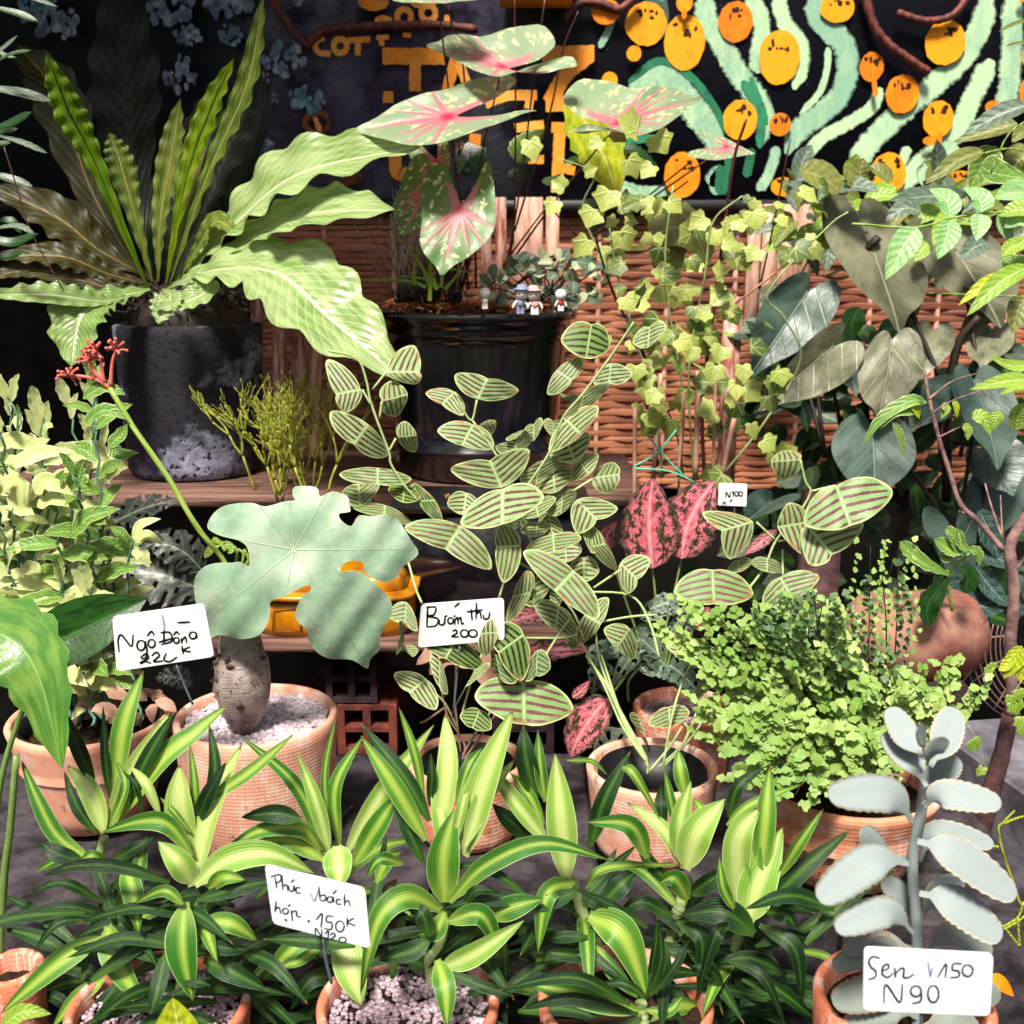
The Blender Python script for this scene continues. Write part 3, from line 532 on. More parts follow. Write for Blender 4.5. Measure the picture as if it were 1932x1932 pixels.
figure(982, 593, 539, 1.81, ('figure_white', 'figure_blue', 'figure_blue'), 'figurine in blue overalls with a pale blue hat and purple hair', True, 'figure_blue', 'figure_hair', .05)
figure(1009, 594, 541, 1.81, ('figure_white', 'figure_pink', 'figure_white'), 'figurine in pink with brown hair and pink hat beside the blue one', True, 'figure_pink', 'figure_brown', -.05)
figure(1058, 587, 546, 1.82, ('figure_white', 'cloth_red', 'figure_white'), 'white figurine in a bright red coat at the right of the rim', True, None, 'figure_white')
# ------------------------------------------------------------------ tags with handwriting
def plate(k, corners, Y, strokes, ink, w, label, stake=None, extra=None):
    P = [W(*c(k, x, y), Y) for x, y in corners]; ce = sum(P, V((0,0,0)))/4; tt = thing('price_tag', label, 'tag', ce, 'white handwritten price tags'); out = []
    for i in range(4):
        a, b, d = P[i-1], P[i], P[(i+1) % 4]; r_ = (P[1]-P[0]).length*.055; u, v = (a-b).normalized()*r_, (d-b).normalized()*r_
        for q in range(6): s_ = q/5; out.append((b+u)*(1-s_)**2 + b*2*s_*(1-s_) + (b+v)*s_*s_)
    mb = MB(); n = len(out)
    for e in (0, .0012): mb.v += [q+V((0, e, 0)) for q in out]
    mb.face(list(range(n))); mb.face([n+i for i in range(n)][::-1])
    for i in range(n): mb.face([i, n+i, n+(i+1) % n, (i+1) % n])
    mb.build('plate', 'tag_white', tt, smooth=False)
    for st, ik in ((strokes, ink), (extra or [], 'ink_faded')):
        if not st: continue
        mb = MB()
        for s_ in st:
            if len(s_) == 4 and not isinstance(s_[0], tuple): x, y, rx, ry = s_; s_ = [(x+rx*math.sin(a*.5236), y-ry*math.cos(a*.5236)) for a in range(13)]
            ribbon(mb, [W(*c(k, x, y), Y-.0005) for x, y in s_], px(w*K, 1500, Y), jag=.12, prof=lambda q: .75+.35*math.sin(q*3.1), n=8*(len(s_)-1))
        mb.build('handwriting', ik, tt, smooth=False)
    if stake: mb = MB(); tube(mb, [W(*c(k, x, y), Y+.003) for x, y in stake], .0012, None, 6, 8); mb.build('wire_stake', 'steel', tt)
plate('I', [(1103,1533),(1775,1568),(1757,1892),(1097,1862)], .62, [[(1185,1592),(1150,1582),(1128,1605),(1138,1635),(1163,1658),(1160,1688),(1125,1702)], [(1200,1655),(1230,1642),(1225,1622),(1202,1635),(1198,1672),(1225,1690),(1255,1668)],
      [(1262,1640),(1266,1692)], [(1266,1672),(1292,1645),(1310,1648),(1308,1688),(1335,1690),(1362,1672)], [(1485,1690),(1528,1622),(1525,1692)], [(1612,1620),(1568,1620),(1562,1650),(1592,1658),(1594,1685),(1550,1692)], (1640,1655,27,30),
      [(1205,1822),(1217,1728),(1288,1820),(1302,1725)], (1372,1762,27,28), [(1399,1752),(1396,1812),(1352,1826)], (1462,1776,28,44)], 'ink_blue', 10, 'large white tag with rounded corners before the silver succulent, written in blue', [(1400,1860),(1400,2060)], [[(1435,1612),(1447,1688)], [(1447,1688),(1458,1640)]])
plate('G', [(1372,1106),(1893,1228),(1922,1542),(1415,1412)], .72, [[(1425,1168),(1435,1228)], [(1403,1168),(1450,1157),(1456,1185),(1430,1203)], [(1462,1160),(1466,1237)], [(1466,1217),(1486,1210),(1492,1242)], [(1497,1215),(1502,1240),(1520,1240),(1524,1215),(1530,1242)], [(1508,1197),(1525,1182)],
      [(1558,1225),(1537,1226),(1537,1250),(1560,1252)], [(1653,1218),(1660,1290)], [(1660,1266),(1686,1264),(1686,1290),(1662,1292)], (1710,1286,14,15), [(1726,1270),(1732,1302)], [(1725,1257),(1745,1238)], [(1768,1286),(1747,1287),(1747,1308),(1770,1310)], [(1786,1258),(1786,1320)], [(1786,1302),(1806,1292),(1816,1322)],
      [(1432,1295),(1425,1352)], [(1428,1337),(1446,1327),(1456,1360)], (1480,1346,15,15), [(1492,1322),(1506,1312)], (1482,1392,3,3), [(1510,1340),(1516,1398)], [(1512,1352),(1535,1346),(1540,1372),(1560,1376)], (1600,1397,3,3), [(1638,1392),(1670,1360),(1664,1432)],
      [(1728,1375),(1697,1372),(1693,1400),(1720,1408),(1716,1440),(1680,1436)], (1762,1425,22,28), [(1800,1380),(1800,1426)], [(1835,1382),(1803,1404),(1842,1422)], [(1635,1472),(1638,1436),(1665,1476),(1668,1440)], [(1683,1466),(1702,1450),(1700,1492)], [(1713,1474),(1722,1461),(1737,1466),(1732,1480),(1716,1493),(1752,1499)], (1776,1496,18,15)], 'ink_blue', 7.5,
      'tilted white tag with four rows of blue handwriting among the dracaenas', [(1675,1480),(1690,1600),(1720,1720)], [[(1608,1250),(1630,1292),(1652,1232)]])
plate('D', [(582,1528),(1058,1460),(1112,1737),(605,1814)], 1.0, [[(617,1712),(612,1650),(630,1625),(680,1682),(690,1622)], (731,1678,21,26), [(753,1655),(762,1700),(755,1742),(733,1748)], (786,1668,18,21), [(763,1630),(785,1606),(800,1626)], [(850,1600),(850,1672)], [(823,1662),(900,1640)], [(832,1612),(880,1612),(890,1655),(835,1674)],
      (914,1652,14,15), [(899,1626),(915,1608),(930,1622)], [(920,1560),(985,1557)], [(940,1640),(942,1668)], [(942,1655),(960,1635),(968,1665)], (1000,1626,18,18), [(1017,1612),(1020,1642)], [(728,1742),(755,1722),(770,1740),(742,1765),(727,1770),(745,1760),(783,1770)], [(786,1732),(810,1714),(825,1732),(797,1762),(845,1758)],
      [(862,1718),(850,1752),(880,1762),(918,1738)], [(943,1680),(950,1722)], [(985,1685),(952,1703),(990,1712)]], 'ink', 9, 'white tag reading in black beside the swollen grey trunk', [(915,1780),(950,1870),(1000,1985)], [[(840,1520),(850,1560),(852,1600)]])
plate('E', [(515,1464),(945,1432),(948,1650),(498,1690)], 1.12, [[(550,1475),(545,1582)], [(543,1482),(590,1480),(582,1518),(550,1527),(602,1540),(592,1575),(545,1582)], [(610,1545),(612,1570),(635,1566),(640,1530),(652,1524)], (668,1550,14,16), [(684,1530),(692,1522)], [(688,1480),(715,1457)], [(688,1572),(692,1538)], [(692,1545),(703,1534),(708,1568)], [(708,1546),(720,1534),(725,1568)], [(725,1568),(738,1562)],
      [(775,1490),(780,1547)], [(752,1504),(835,1494)], [(803,1458),(800,1542)], [(800,1517),(820,1505),(828,1540)], [(838,1520),(843,1540),(865,1536),(872,1505)], [(678,1606),(695,1598),(700,1615),(676,1632),(712,1634)], (740,1616,20,19), (784,1616,22,19)], 'ink', 9, 'white tag with curly black writing in front of the black tub', [(715,1680),(700,1850),(680,2050)])
plate('F', [(350,836),(497,840),(493,958),(345,952)], 1.5, [[(385,912),(388,885),(405,910),(408,880)], [(405,935),(420,920)], [(418,890),(425,880),(425,908)], (442,892,9,12), (463,892,9,12), [(370,950),(376,935),(388,948)]], 'ink', 6, 'small white tag behind the pink aglaonema leaf', [(430,950),(430,1100)])
# ------------------------------------------------------------------ leaf materials
leafmat('fern_pale', '#b4c78c', '#7fa04e', '#e6ecc0', 26, trans=.28, rough=.30, mott='#6f9344', ribw=.018, veinamt=.35)
leafmat('fern_shade_tint', '#1f2e14', '#141f0e', '#1a1c0f', 16, trans=.15, rough=.5, mott='#0f180b', ribw=.022, veinamt=.15)  # shade on the upright fronds is put into this very dark green
leafmat('fern_lime', '#c2d010', '#6aa018', '#20280f', 18, trans=.5, rough=.4, mott='#4c7a18', ribw=.03, veinamt=.15)
leafmat('fern_olive', '#8d9a45', '#6f8a30', '#b7a957', 18, trans=.35, rough=.4, mott='#3f5a1e', ribw=.03, veinamt=.3)
leafmat('fern_brown', '#4e4a1c', '#2a3014', '#a88a3c', 14, trans=.35, rough=.45, mott='#2d2c12', ribw=.018, veinamt=.2)
leafmat('cream_leaf', '#f0edbe', '#d3dc90', '#cfd98e', 0, '#f3f2cf', .35, .45, '#b9cd74', .05, .15)
leafmat('green_leaf', '#7da94b', '#4c8038', '#a9c67a', 8, '#d7e3a2', .3, .38, '#8fae4a', .025, .25)
leafmat('dark_gloss', '#2c5720', '#183a17', '#3d6b30', 0, None, .2, .28, '#15300f', .015, .12, .5)
leafmat('big_gloss', '#3b6b2c', '#5a9238', '#8fb35c', 0, None, .25, .3, '#7da345', .012, .25, .6)
leafmat('heart_brown', '#67694f', '#3d4636', '#a7a98a', 5, None, .15, .33, '#2d3528', .02, .3, .5)
leafmat('heart_blue', '#4b6660', '#2b4440', '#7f9a8c', 5, None, .12, .28, '#22352e', .02, .3, .6)
leafmat('lime_leaf', '#b4cf5e', '#8fb83c', '#d5e59a', 8, None, .35, .4, '#7ea52f', .02, .25)
leafmat('mint_leaf', '#b7dba0', '#95c97e', '#dcefc0', 7, None, .3, .4, '#83b86a', .015, .12)
leafmat('olive_leaf', '#78803c', '#5b6c2c', '#a3a76a', 6, None, .25, .4, '#8b8a4a', .02, .3)
leafmat('yellow_leaf', '#d9dc2c', '#b9cc2a', '#eceb80', 6, None, .35, .4, '#8fb028', .02, .3)
leafmat('jade_leaf', '#d5d7b4', '#9fb08a', '#e3e4c6', 0, None, .2, .4, '#6f8a5a', .02, .3)
leafmat('grey_leaf', '#7d8f7a', '#4f6654', '#a5b09a', 6, None, .2, .4, '#46584a', .02, .3)
leafmat('succulent', '#949f9f', '#7a8888', '#949f9f', 0, '#b9b096', .05, .6, '#7b918c', .0, .0, .25)
leafmat('succulent_tinted', '#858f88', '#96978e', '#858f88', 0, '#c99f86', .08, .6, '#c49a8c', .0, .0, .25)
leafmat('monstera', '#3b4436', '#232b24', '#6a7563', 7, None, .1, .35, '#181f1a', .02, .3)
# dracaena: dark green with a lime band along the middle and thin white margins
def drac(name, d1, d2, c1, edge, bw):
    m = Mat(name); u, v = m.uv(); r, t = m.rnd(); a = (v-.5).abs(); g = m.noise(4, m.xyz(u*1.2, v*34, r*20), 4); s2 = m.noise(4, m.xyz(u*.8, v*70, r*40), 2)
    band = 1 - (a + (g-.5)*.30 - (r-.5)*.12).gt(bw, .13)
    col = m.mix(r*.8, hx(d1), hx(d2)); col = m.mix(band*(.55+s2*.6), col, hx(c1)); col = m.mix((1-u.gt(.2, .2))*.5, col, hx(c1)); col = m.mix(a.gt(.475, .012)*.8, col, hx(edge))
    col = m.mix(u.gt(.955, .012)*r.gt(.45, .02), col, hx('#8a6a3a')); col = m.mix(m.noise(9, m.xyz(u*7, v*3, r*50), 2).gt(.70, .01)*.5, col, hx('#6f7a3a')); rib = (v*9).fract(); M[name] = m.done(col, .36, .22, (rib-.5).abs()*.6+g*.3, .0009, .55)
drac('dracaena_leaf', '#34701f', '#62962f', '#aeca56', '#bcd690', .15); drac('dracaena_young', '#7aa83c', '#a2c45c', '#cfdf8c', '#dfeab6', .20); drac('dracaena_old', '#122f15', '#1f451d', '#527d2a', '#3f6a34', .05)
# butterfly leaf: chevrons of brown on pale green
def christia(name, g1, g2, b1, b2):
    m = Mat(name); u, v = m.uv(); r, rr = m.rnd(); x = (u-.5)*2; y = (v-.5)*2; a = x.abs(); n = m.noise(26, m.xyz(u*1.4, v, r*9), 3); n2 = m.noise(3, m.xyz(u, v, r*19), 3)
    jag = m.noise(60, m.xyz(x*.8, y*.05, r*7), 1)
    s_ = (y - a*.36 + (n2-.5)*.20)*2.65 + r*.8; f = (s_.fract()-.5).abs()
    st = (1 - (f + (jag-.5)*.26 + (n-.5)*.08).gt(.205 - a*.03, .035))*a.gt(.05, .02)*(1-rr.gt(.90, .03))
    col = m.mix(r*.9 + n2*.3 - .15, hx(g1), hx(g2)); col = m.mix(st, col, m.mix(r, hx(b1), hx(b2))); col = m.mix((1 - a.gt(.018, .012))*.8, col, hx('#cfe0a8'))
    col = m.mix(rr.gt(.955, .02)*(n2.gt(.42, .1)*.6+.4), col, hx('#e6e4a6')); col = m.mix(rr.gt(.72, .12)*m.noise(2.6, m.xyz(u, v, r*33), 3).gt(.60, .03)*.8, col, hx('#b08a5c')); M[name] = m.done(col, .45, .36, n*.5+f*.4, .0008, .4)
christia('butterfly_leaf', '#a6c188', '#7aa85a', '#5e362c', '#7d4552'); christia('butterfly_shade_tint', '#5b8443', '#7d9c50', '#251d17', '#38221d')  # second copy has shade put into its greens and stripes
# caladium
m = Mat('caladium'); u, v = m.uv(); r, rr = m.rnd(); x = (u-.5)*2; y = (v-.5)*2; vn = None
for an in (90, 38, 142, 5, 175, -62, -118, 62, 118):
    q = m.vein(x, y, math.radians(an), .085 if an in (90, -62, -118) else .05, .008, .85 if an == 90 else .62); vn = q if vn is None else vn.mx(q)
spn = m.vor(12, m.xyz(u, v, r*5)); spx = m.noise(4, m.xyz(u, v, r*9), 3); sp_ = (m.noise(17, m.xyz(u, v, r*5), 3).gt(.60, .025).mx((1-spn.gt(.20, .08))*.9))*spx.gt(.40, .06)
gl = 1 - ((x*x + y*y)).gt(.10, .10); col = m.mix(m.noise(5, m.xyz(u, v, r*3), 4), hx('#7da073'), hx('#b3c1a2')); col = m.mix(sp_, col, hx('#eff0ac')); col = m.mix(gl*.35, col, hx('#c9888a')); col = m.mix(vn, col, hx('#dd7f8c'))
col = m.mix(1 - (x*x+y*y).gt(.006, .008), col, hx('#c8204c')); M['caladium'] = m.done(col, .42, .4, vn*.4+spx*.3, .0015)
for nm_, tint, am in (('caladium_green', '#4f7f34', .55),):
    b_ = m.mat.copy(); M[nm_] = b_; b_.name = nm_
    for nd in b_.node_tree.nodes:
        if nd.type == 'MIX' and not nd.inputs[6].is_linked and not nd.inputs[7].is_linked:
            nd.inputs[6].default_value = hx('#3f7432'); nd.inputs[7].default_value = hx('#7a9c58')
# big lobed leaf with fine pale veins
m = Mat('lobed_leaf'); u, v = m.uv(); r, rr = m.rnd(); x = (u-.5)*2; y = (v-.5)*2; vn = None
for an, ln in ((-58, 1.05), (-141, .85), (0, .9), (128, .5), (60, .7), (170, .5), (95, .6), (-100, .25)):
    q = m.vein(x, y, math.radians(an), .0055, .002, ln); vn = q if vn is None else vn.mx(q)
n = m.noise(3.5, m.xyz(u*2, v*2, 3), 5); n2 = m.noise(11, m.xyz(u*2, v*2, 7), 5)
col = m.mix(n.gt(.48, .16), hx('#b4ccb2'), hx('#8db092')); col = m.mix(n2.gt(.66, .03)*.5, col, hx('#d8dca4')); col = m.mix((1-n.gt(.38, .1))*.3, col, hx('#a7a99b')); col = m.mix(rr.gt(.965, .02)*.5, col, hx('#cfd6a0'))
net = m.vor(9, m.xyz(u, v, 0), 'DISTANCE_TO_EDGE'); net2 = m.vor(24, m.xyz(u, v, 3), 'DISTANCE_TO_EDGE'); col = m.mix((1-net.gt(.006, .008))*.13, col, hx('#d3dfba')); col = m.mix(n2.gt(.70, .015)*.7, col, hx('#c9b98a')); col = m.mix(vn*.8, col, hx('#d9e3bf')); M['lobed_leaf'] = m.done(col, .5, .22, n2*.5+vn, .0012)
m = Mat('pink_aglaonema'); u, v = m.uv(); r, t = m.rnd(); a = (v-.5).abs(); n = m.noise(7, m.xyz(u*1.6, v*1.3, r*9), 6, .7); s_ = ((u - a*.6)*7).fract(); side = (s_-.5).abs()
col = m.mix(n.gt(.50, .04)*(a.gt(.08, .08)), hx('#e6617a'), hx('#3d3a2a')); col = m.mix(n.gt(.42, .05)*(1-n.gt(.48, .05))*.6, col, hx('#f3a9b0')); col = m.mix((a.gt(.40, .05))*.75, col, hx('#35402c')); col = m.mix(1-a.gt(.03, .02), col, hx('#f2a8ac'))
M['pink_aglaonema'] = m.done(col, .35, .25, n+side, .001)
flat('fern_leaflet', '#b4cc74', .5, sc=14, h2='#7fa548', trans=.35); flat('twig_green', '#b0b040', .5, sc=30, h2='#7d8a2c')
for nm_, h1_, h2_ in (('vine_leaf', '#c6cf72', '#8fa544'), ('vine_leaf_dark', '#758a3e', '#3f5a26')):
    m = Mat(nm_); u, v = m.uv(); r, rr = m.rnd(); x = (u-.5)*2; y = (v-.5)*2; vn = None
    for an in (90, 45, 135, 5, 175): q = m.vein(x, y, math.radians(an), .05, .015, .9); vn = q if vn is None else vn.mx(q)
    n = m.noise(6, m.xyz(u, v, r*20), 4); col = m.mix((n*.8+r*.7-.3), hx(h1_), hx(h2_)); col = m.mix(vn*.5, col, hx('#dbe09a')); col = m.mix(rr.gt(.9, .05)*n.gt(.58, .04)*.7, col, hx('#8a6b34')); M[nm_] = m.done(col, .45, .3, vn+n, .0008)
flat('fern_leaflet_dark', '#5f7f45', .5, sc=12, h2='#3c5c30', trans=.3)
m = Mat('caudex'); n = m.noise(28, det=6, rough=.7); a, b, d = m.pos(); rg = m.noise(9, m.xyz(a*5, b*5, d*55), 4); big = m.noise(7, det=3)
col = m.mix(n.gt(.5, .14), hx('#b5a7a2'), hx('#75605a')); col = m.mix(big.gt(.6, .05)*.75, col, hx('#4a2a28')); col = m.mix(n.gt(.66, .04), col, hx('#d8cbc4')); M['caudex'] = m.done(col, .38, bump=rg*.35+n, bd=.003, spec=.5)

def pts(k, P, Y, dY=None):
    out = []
    for i, q in enumerate(P):
        x, y = c(k, q[0], q[1]); yy = q[2] if len(q) > 2 else (Y+(dY or 0)*i/max(1, len(P)-1)); out.append(W(x, y, yy))
    return out
def leaf(parent, mat, k, P, w, Y, dY=0, prof='lance', nm='leaf', **kw):
    mb = MB(); Q = pts(k, P, Y, dY); y0 = c(k, *P[len(P)//2][:2])[1]; blade(mb, Q, px(w*K, y0, Y), prof, **kw); return mb.build(nm, mat, parent)
def stem(parent, mat, k, P, w, Y, dY=0, w2=None, nm='stem', knob=0, n=6):
    mb = MB(); Q = pts(k, P, Y, dY); r = px(w*K/2, 900, Y); tube(mb, Q, r, px((w2 or w)*K/2, 900, Y), n, None, knob); return mb.build(nm, mat, parent)
# ------------------------------------------------------------------ bird's nest fern
t = thing('birds_nest_fern', 'large bird nest fern with broad wavy fronds growing from the dark concrete pot', 'fern', FERN)
FD = [ # crop A points, width, material, depth at base, depth change, wave
 ([(800,1480),(690,900),(660,400),(620,-150)], 430, 'fern_shade_tint', 1.99, .25, .03), ([(760,1480),(480,1000),(300,500),(90,230)], 300, 'fern_brown', 1.97, .10, .03),
 ([(760,1480),(500,860),(350,560),(240,275)], 170, 'fern_lime', 1.92, -.06, .09), ([(790,1460),(690,1080),(620,830),(570,690)], 160, 'fern_olive', 1.94, .0, .07),
 ([(820,1460),(830,1150),(890,800),(935,510)], 150, 'fern_olive', 1.94, .0, .06), ([(860,1470),(960,950),(1080,600),(1215,300)], 150, 'fern_lime', 1.93, -.02, .09),
 ([(880,1470),(1080,900),(1280,440),(1370,-40)], 130, 'fern_olive', 1.91, -.04, .10), ([(900,1480),(1060,1100),(1200,740),(1330,480)], 230, 'fern_shade_tint', 1.96, .08, .05),
 ([(890,1440),(1100,1300),(1350,560),(1150,230)], 150, 'fern_shade_tint', 2.0, .2, .03), ([(820,1460),(520,1300),(300,1130),(-60,960)], 260, 'fern_brown', 1.96, -.02, .04),
 ([(800,1480),(560,1420),(320,1330),(-40,1330)], 170, 'fern_brown', 1.93, -.06, .06), ([(850,1470),(700,1000),(690,700),(520,330)], 200, 'fern_shade_tint', 2.02, .2, .03),
 ([(930,1480),(1200,1180),(1560,900),(2180,760)], 430, 'fern_pale', 1.93, -.20, .05), ([(950,1490),(1300,1240),(1620,1110),(2050,1090)], 360, 'fern_pale', 1.90, -.22, .05),
 ([(900,1490),(1120,1400),(1440,1420),(1720,1660),(2080,1960)], 500, 'fern_pale', 1.88, -.28, .045), ([(900,1490),(1020,1300),(1120,1150),(1230,1220)], 130, 'fern_olive', 1.93, -.1, .05),
 ([(780,1500),(560,1560),(420,1650),(370,1900)], 330, 'fern_pale', 1.84, -.12, .05), ([(700,1530),(520,1560),(260,1530),(-80,1530)], 150, 'fern_pale', 1.82, -.10, .07),
 ([(860,1500),(1000,1440),(1080,1500),(950,1570),(800,1600)], 150, 'fern_pale', 1.84, -.08, .06), ([(840,1500),(900,1540),(860,1590),(820,1680)], 170, 'fern_pale', 1.80, -.04, .05),
 ([(780,1480),(600,1500),(200,1400),(-60,1440)], 140, 'fern_brown', 1.90, -.03, .05), ([(860,1470),(950,1150),(1010,900),(1180,560)], 190, 'fern_olive', 1.97, .06, .06), ([(840,1470),(860,1200),(980,760),(1130,420)],170,'fern_shade_tint',2.0,.1,.04)]
for P, w, mt, Y, dY, wv in FD:
    kw = dict(prof='strap', wav=wv, wn=7 if w > 200 else 10, nl=56, nw=4, fold=.30)
    if P[-1][1] > 1850 or P[-1][0] > 1900: kw['up'] = V((0, -.8, .8)).normalized()
    leaf(t, mt, 'A', P, w, Y, dY, nm='frond', **kw)
for P in ([(750,1450),(560,1000),(330,560),(240,280)], [(800,1450),(700,900),(640,-50)]): pass
# tuft of strap leaves in the top left corner
t = thing('staghorn_plant', 'dark plant with narrow finger leaves hanging in from the upper left edge', 'plant', W(-60, 300, 1.75))
for P, w in (([(-80,0),(120,-20),(300,35)],34), ([(-60,30),(90,70),(195,110)],44), ([(-80,280),(0,260),(90,185)],30), ([(-80,220),(30,290),(120,320)],30), ([(-60,340),(60,280),(160,262)],28), ([(-80,450),(100,480),(265,525)],60), ([(-80,690),(60,640),(165,580)],60),
             ([(-80,730),(0,690),(95,668)],46), ([(-20,700),(120,740),(245,795)],34), ([(-60,740),(0,745),(55,740)],36), ([(-80,890),(60,930),(170,970)],50), ([(-60,1160),(50,1140),(110,1210)],40), ([(-60,1220),(60,1260),(200,1210)],60), ([(-80,1330),(40,1330),(130,1300)],50), ([(-60,1190),(90,1170),(180,1215)],34)):
    leaf(t, 'grey_leaf' if P[-1][1] % 2 else 'dark_gloss', 'A', P, w, R(1.62, 1.75), 0, 'blunt', nl=8)
mb = MB(); tube(mb, [W(-45, y, 1.7) for y in (-260, -20, 150, 320, 480)], .006, .009, 8, 24, .08); mb.build('stem', 'stem_dark', t)
stem(t, 'stem_red', 'A', [(20,760),(90,980),(160,1200),(330,1510)], 7, 1.68)
# ------------------------------------------------------------------ caladium
CAL = [(0,1.05),(.13,.85),(.38,.52),(.54,.18),(.57,-.15),(.60,-.45),(.55,-.74),(.42,-.84),(.27,-.66),(.12,-.34),(0,-.10)]
CALO = smooth_outline(CAL + [(-x, y) for x, y in CAL[-2:0:-1]], 3)
t = thing('caladium', 'caladium with pink veined white spotted leaves on tall red stalks in the black pot', 'plant', V((BP.x-.03, 2.0, zr)))
def cal(k, o, tip, sl, sr, Y, dt=0, ds=0, cup=.12, root=(660,1500), lb=None, flatness=.4):
    """o: where the stalk joins, tip: leaf tip, sl / sr: widest points left and right"""
    tl = lambda q, e: W(*c(k, *q), Y+e-(q[1]-o[1])*px(K, 500, Y)*flatness)
    O, T_ = tl(o, 0), tl(tip, dt); A, B_ = tl(sl, ds), tl(sr, ds); ay = T_-O; n_ = V((0, -1, .3)).normalized(); L = ay.length
    sa, sb = A-O, B_-O
    if lb: la, lb_ = [tl(q, ds)-O+ay*.724 for q in lb]
    else: la, lb_ = sa, sb
    def side(x, y):
        f = min(1, max(0, -y/.70)); return (sb.lerp(lb_, f)*(x/.57)) if x > 0 else (sa.lerp(la, f)*(-x/.57))
    def fn(x, y, g): return O + (ay*(y/1.05)) + side(x, y) + n_*(cup*L*(abs(x)**1.5)*.6 - .10*L*max(0, y)**2 + .012*L*math.sin(x*16)*g + .012*L*math.sin(y*15)*g)
    mb = MB(); star(mb, CALO, fn, 7, cen=(0, -.05)); lf = mb.build('leaf', 'caladium' if flatness > 1 else 'caladium_green', t)
    mb = MB(); rp = W(*c('B', *root), 2.0); mid = O.lerp(rp, .5)+V((R(-.02, .02), .01, 0)); tube(mb, [O+V((0, .002, 0)), mid, rp], .0013, .0022, 6, 12); mb.build('stalk', 'stem_red', t)
cal('B', (655,605), (150,660), (600,755), (600,480), 1.80, 0, -.02, root=(760,1500), lb=((1095,585),(960,385)), flatness=1.5); cal('B', (935,345), (540,215), (900,410), (800,200), 1.83, 0, -.02, root=(800,1490), lb=((1308,300),(1163,140)), flatness=1.3)
cal('B', (1540,635), (1980,490), (1650,715), (1650,470), 1.82, 0, -.02, root=(900,1480), lb=((1350,655),(1315,425)), flatness=1.4); cal('B', (715,1085), (620,1415), (515,1190), (905,1170), 1.78, -.02, .0, root=(720,1500), lb=((545,870),(885,860))); cal('B', (545,985), (410,1215), (385,1020), (640,1080), 1.82, root=(700,1500), lb=((480,810),(650,780)))
cal('B', (2100,760), (2250,790), (2000,830), (2040,700), 1.9, root=(1000,1480), flatness=1.5); cal('B', (600,-30), (850,-20), (560,20), (640,-90), 1.8, root=(690,1480), flatness=1.5); cal('B', (600,840), (640,990), (470,850), (665,790), 1.86, root=(690,1500))
# extra lobes that spread over the flat leaves
def lobe(k, P, w, Y, rt=None): leaf(t, 'caladium', k, P, w, Y, 0, 'blunt', nl=16, nw=3)
for k, P in (('B', [(1000,-20),(1003,300),(1005,700),(990,1250),(900,1480)]), ('B', [(1160,-20),(1100,400),(1040,900),(960,1350),(880,1480)]), ('B', [(655,30),(690,200),(740,420),(700,900)]), ('B', [(1330,60),(1250,260),(1180,600),(1000,1200)]), ('B', [(2430,-60+780),(2340,1180),(2270,1500)]),
             ('B', [(1900,850),(1560,1120),(1300,1290),(1130,1380)]), ('B', [(1900,940),(1500,1220),(1180,1340),(1000,1480)]), ('B', [(1170,1060),(1330,1230),(1480,1330)]), ('B', [(1160,1080),(1010,1280),(940,1380)])):
    stem(t, 'stem_red', k, P, 8, 1.9, .08, 11, 'stalk')
# grassy sedge and small plants in the black pot
t = thing('grass_tuft', 'dark grassy tuft rising from the coir in the black pot', 'grass', W(810, 575, 1.95)); mb = MB()
for i in range(110):
    x = R(745, 870); a = W(x, 572, R(1.92, 2.02)); h = R(90, 220) if x < 850 else R(60, 150); b_ = W(x+R(-60, 40)*(1 if x > 780 else 1.4), 572-h, 1.98); tube(mb, [a, a.lerp(b_, .5)+V((R(-.01, .01), 0, .01)), b_], .0014, .0005, 4, 6)
mb.build('blades', 'stem_dark', t); mb = MB()
for P in ([(620,1490),(640,1400),(760,1410)], [(540,1490),(460,1460),(250,1450)], [(560,1480),(500,1350),(340,1170)], [(600,1500),(560,1380),(600,1290)], [(480,1480),(480,1380),(520,1250)], [(640,1500),(700,1430),(720,1380)], [(600,1500),(540,1450),(400,1430)], [(560,1560),(565,1300),(540,1100)]): blade(mb, pts('B', P, 1.86), px(8, 500, 1.86), 'thin', nl=8)
mb.build('pale_blades', 'lime_leaf', t)
t = thing('jade_plant', 'small pale jade plant with rounded cream leaves beside the figurines', 'plant', W(1030, 585, 1.95)); mb = MB(); m2 = MB(); m3 = MB()
for i in range(120):
    x = R(915, 1140); y = R(478, 590) if x > 960 else R(520, 590); y = max(y, 478+abs(x-1030)*.25); Y = R(1.88, 2.0); a = W(x, y, Y); d_ = V((R(-1, 1), R(-.6, .2), R(-.5, 1))).normalized()*px(R(16, 30), 500, Y)
    blade((mb if random.random() < .5 else m2), [a, a+d_*.5+V((0, 0, .002)), a+d_], px(R(15, 24), 500, Y), 'blunt', nl=6, nw=2, fold=.25)
    if i % 4 == 0: tube(m3, [a, a.lerp(W(1030, 595, 1.95), .5)+V((0, 0, .01)), W(1030+R(-60, 60), 597, 1.94)], .0012, .002, 5, 5)
mb.build('foliage', 'jade_leaf', t); m2.build('foliage', 'grey_leaf', t); m3.build('stems', 'stem_dark', t)
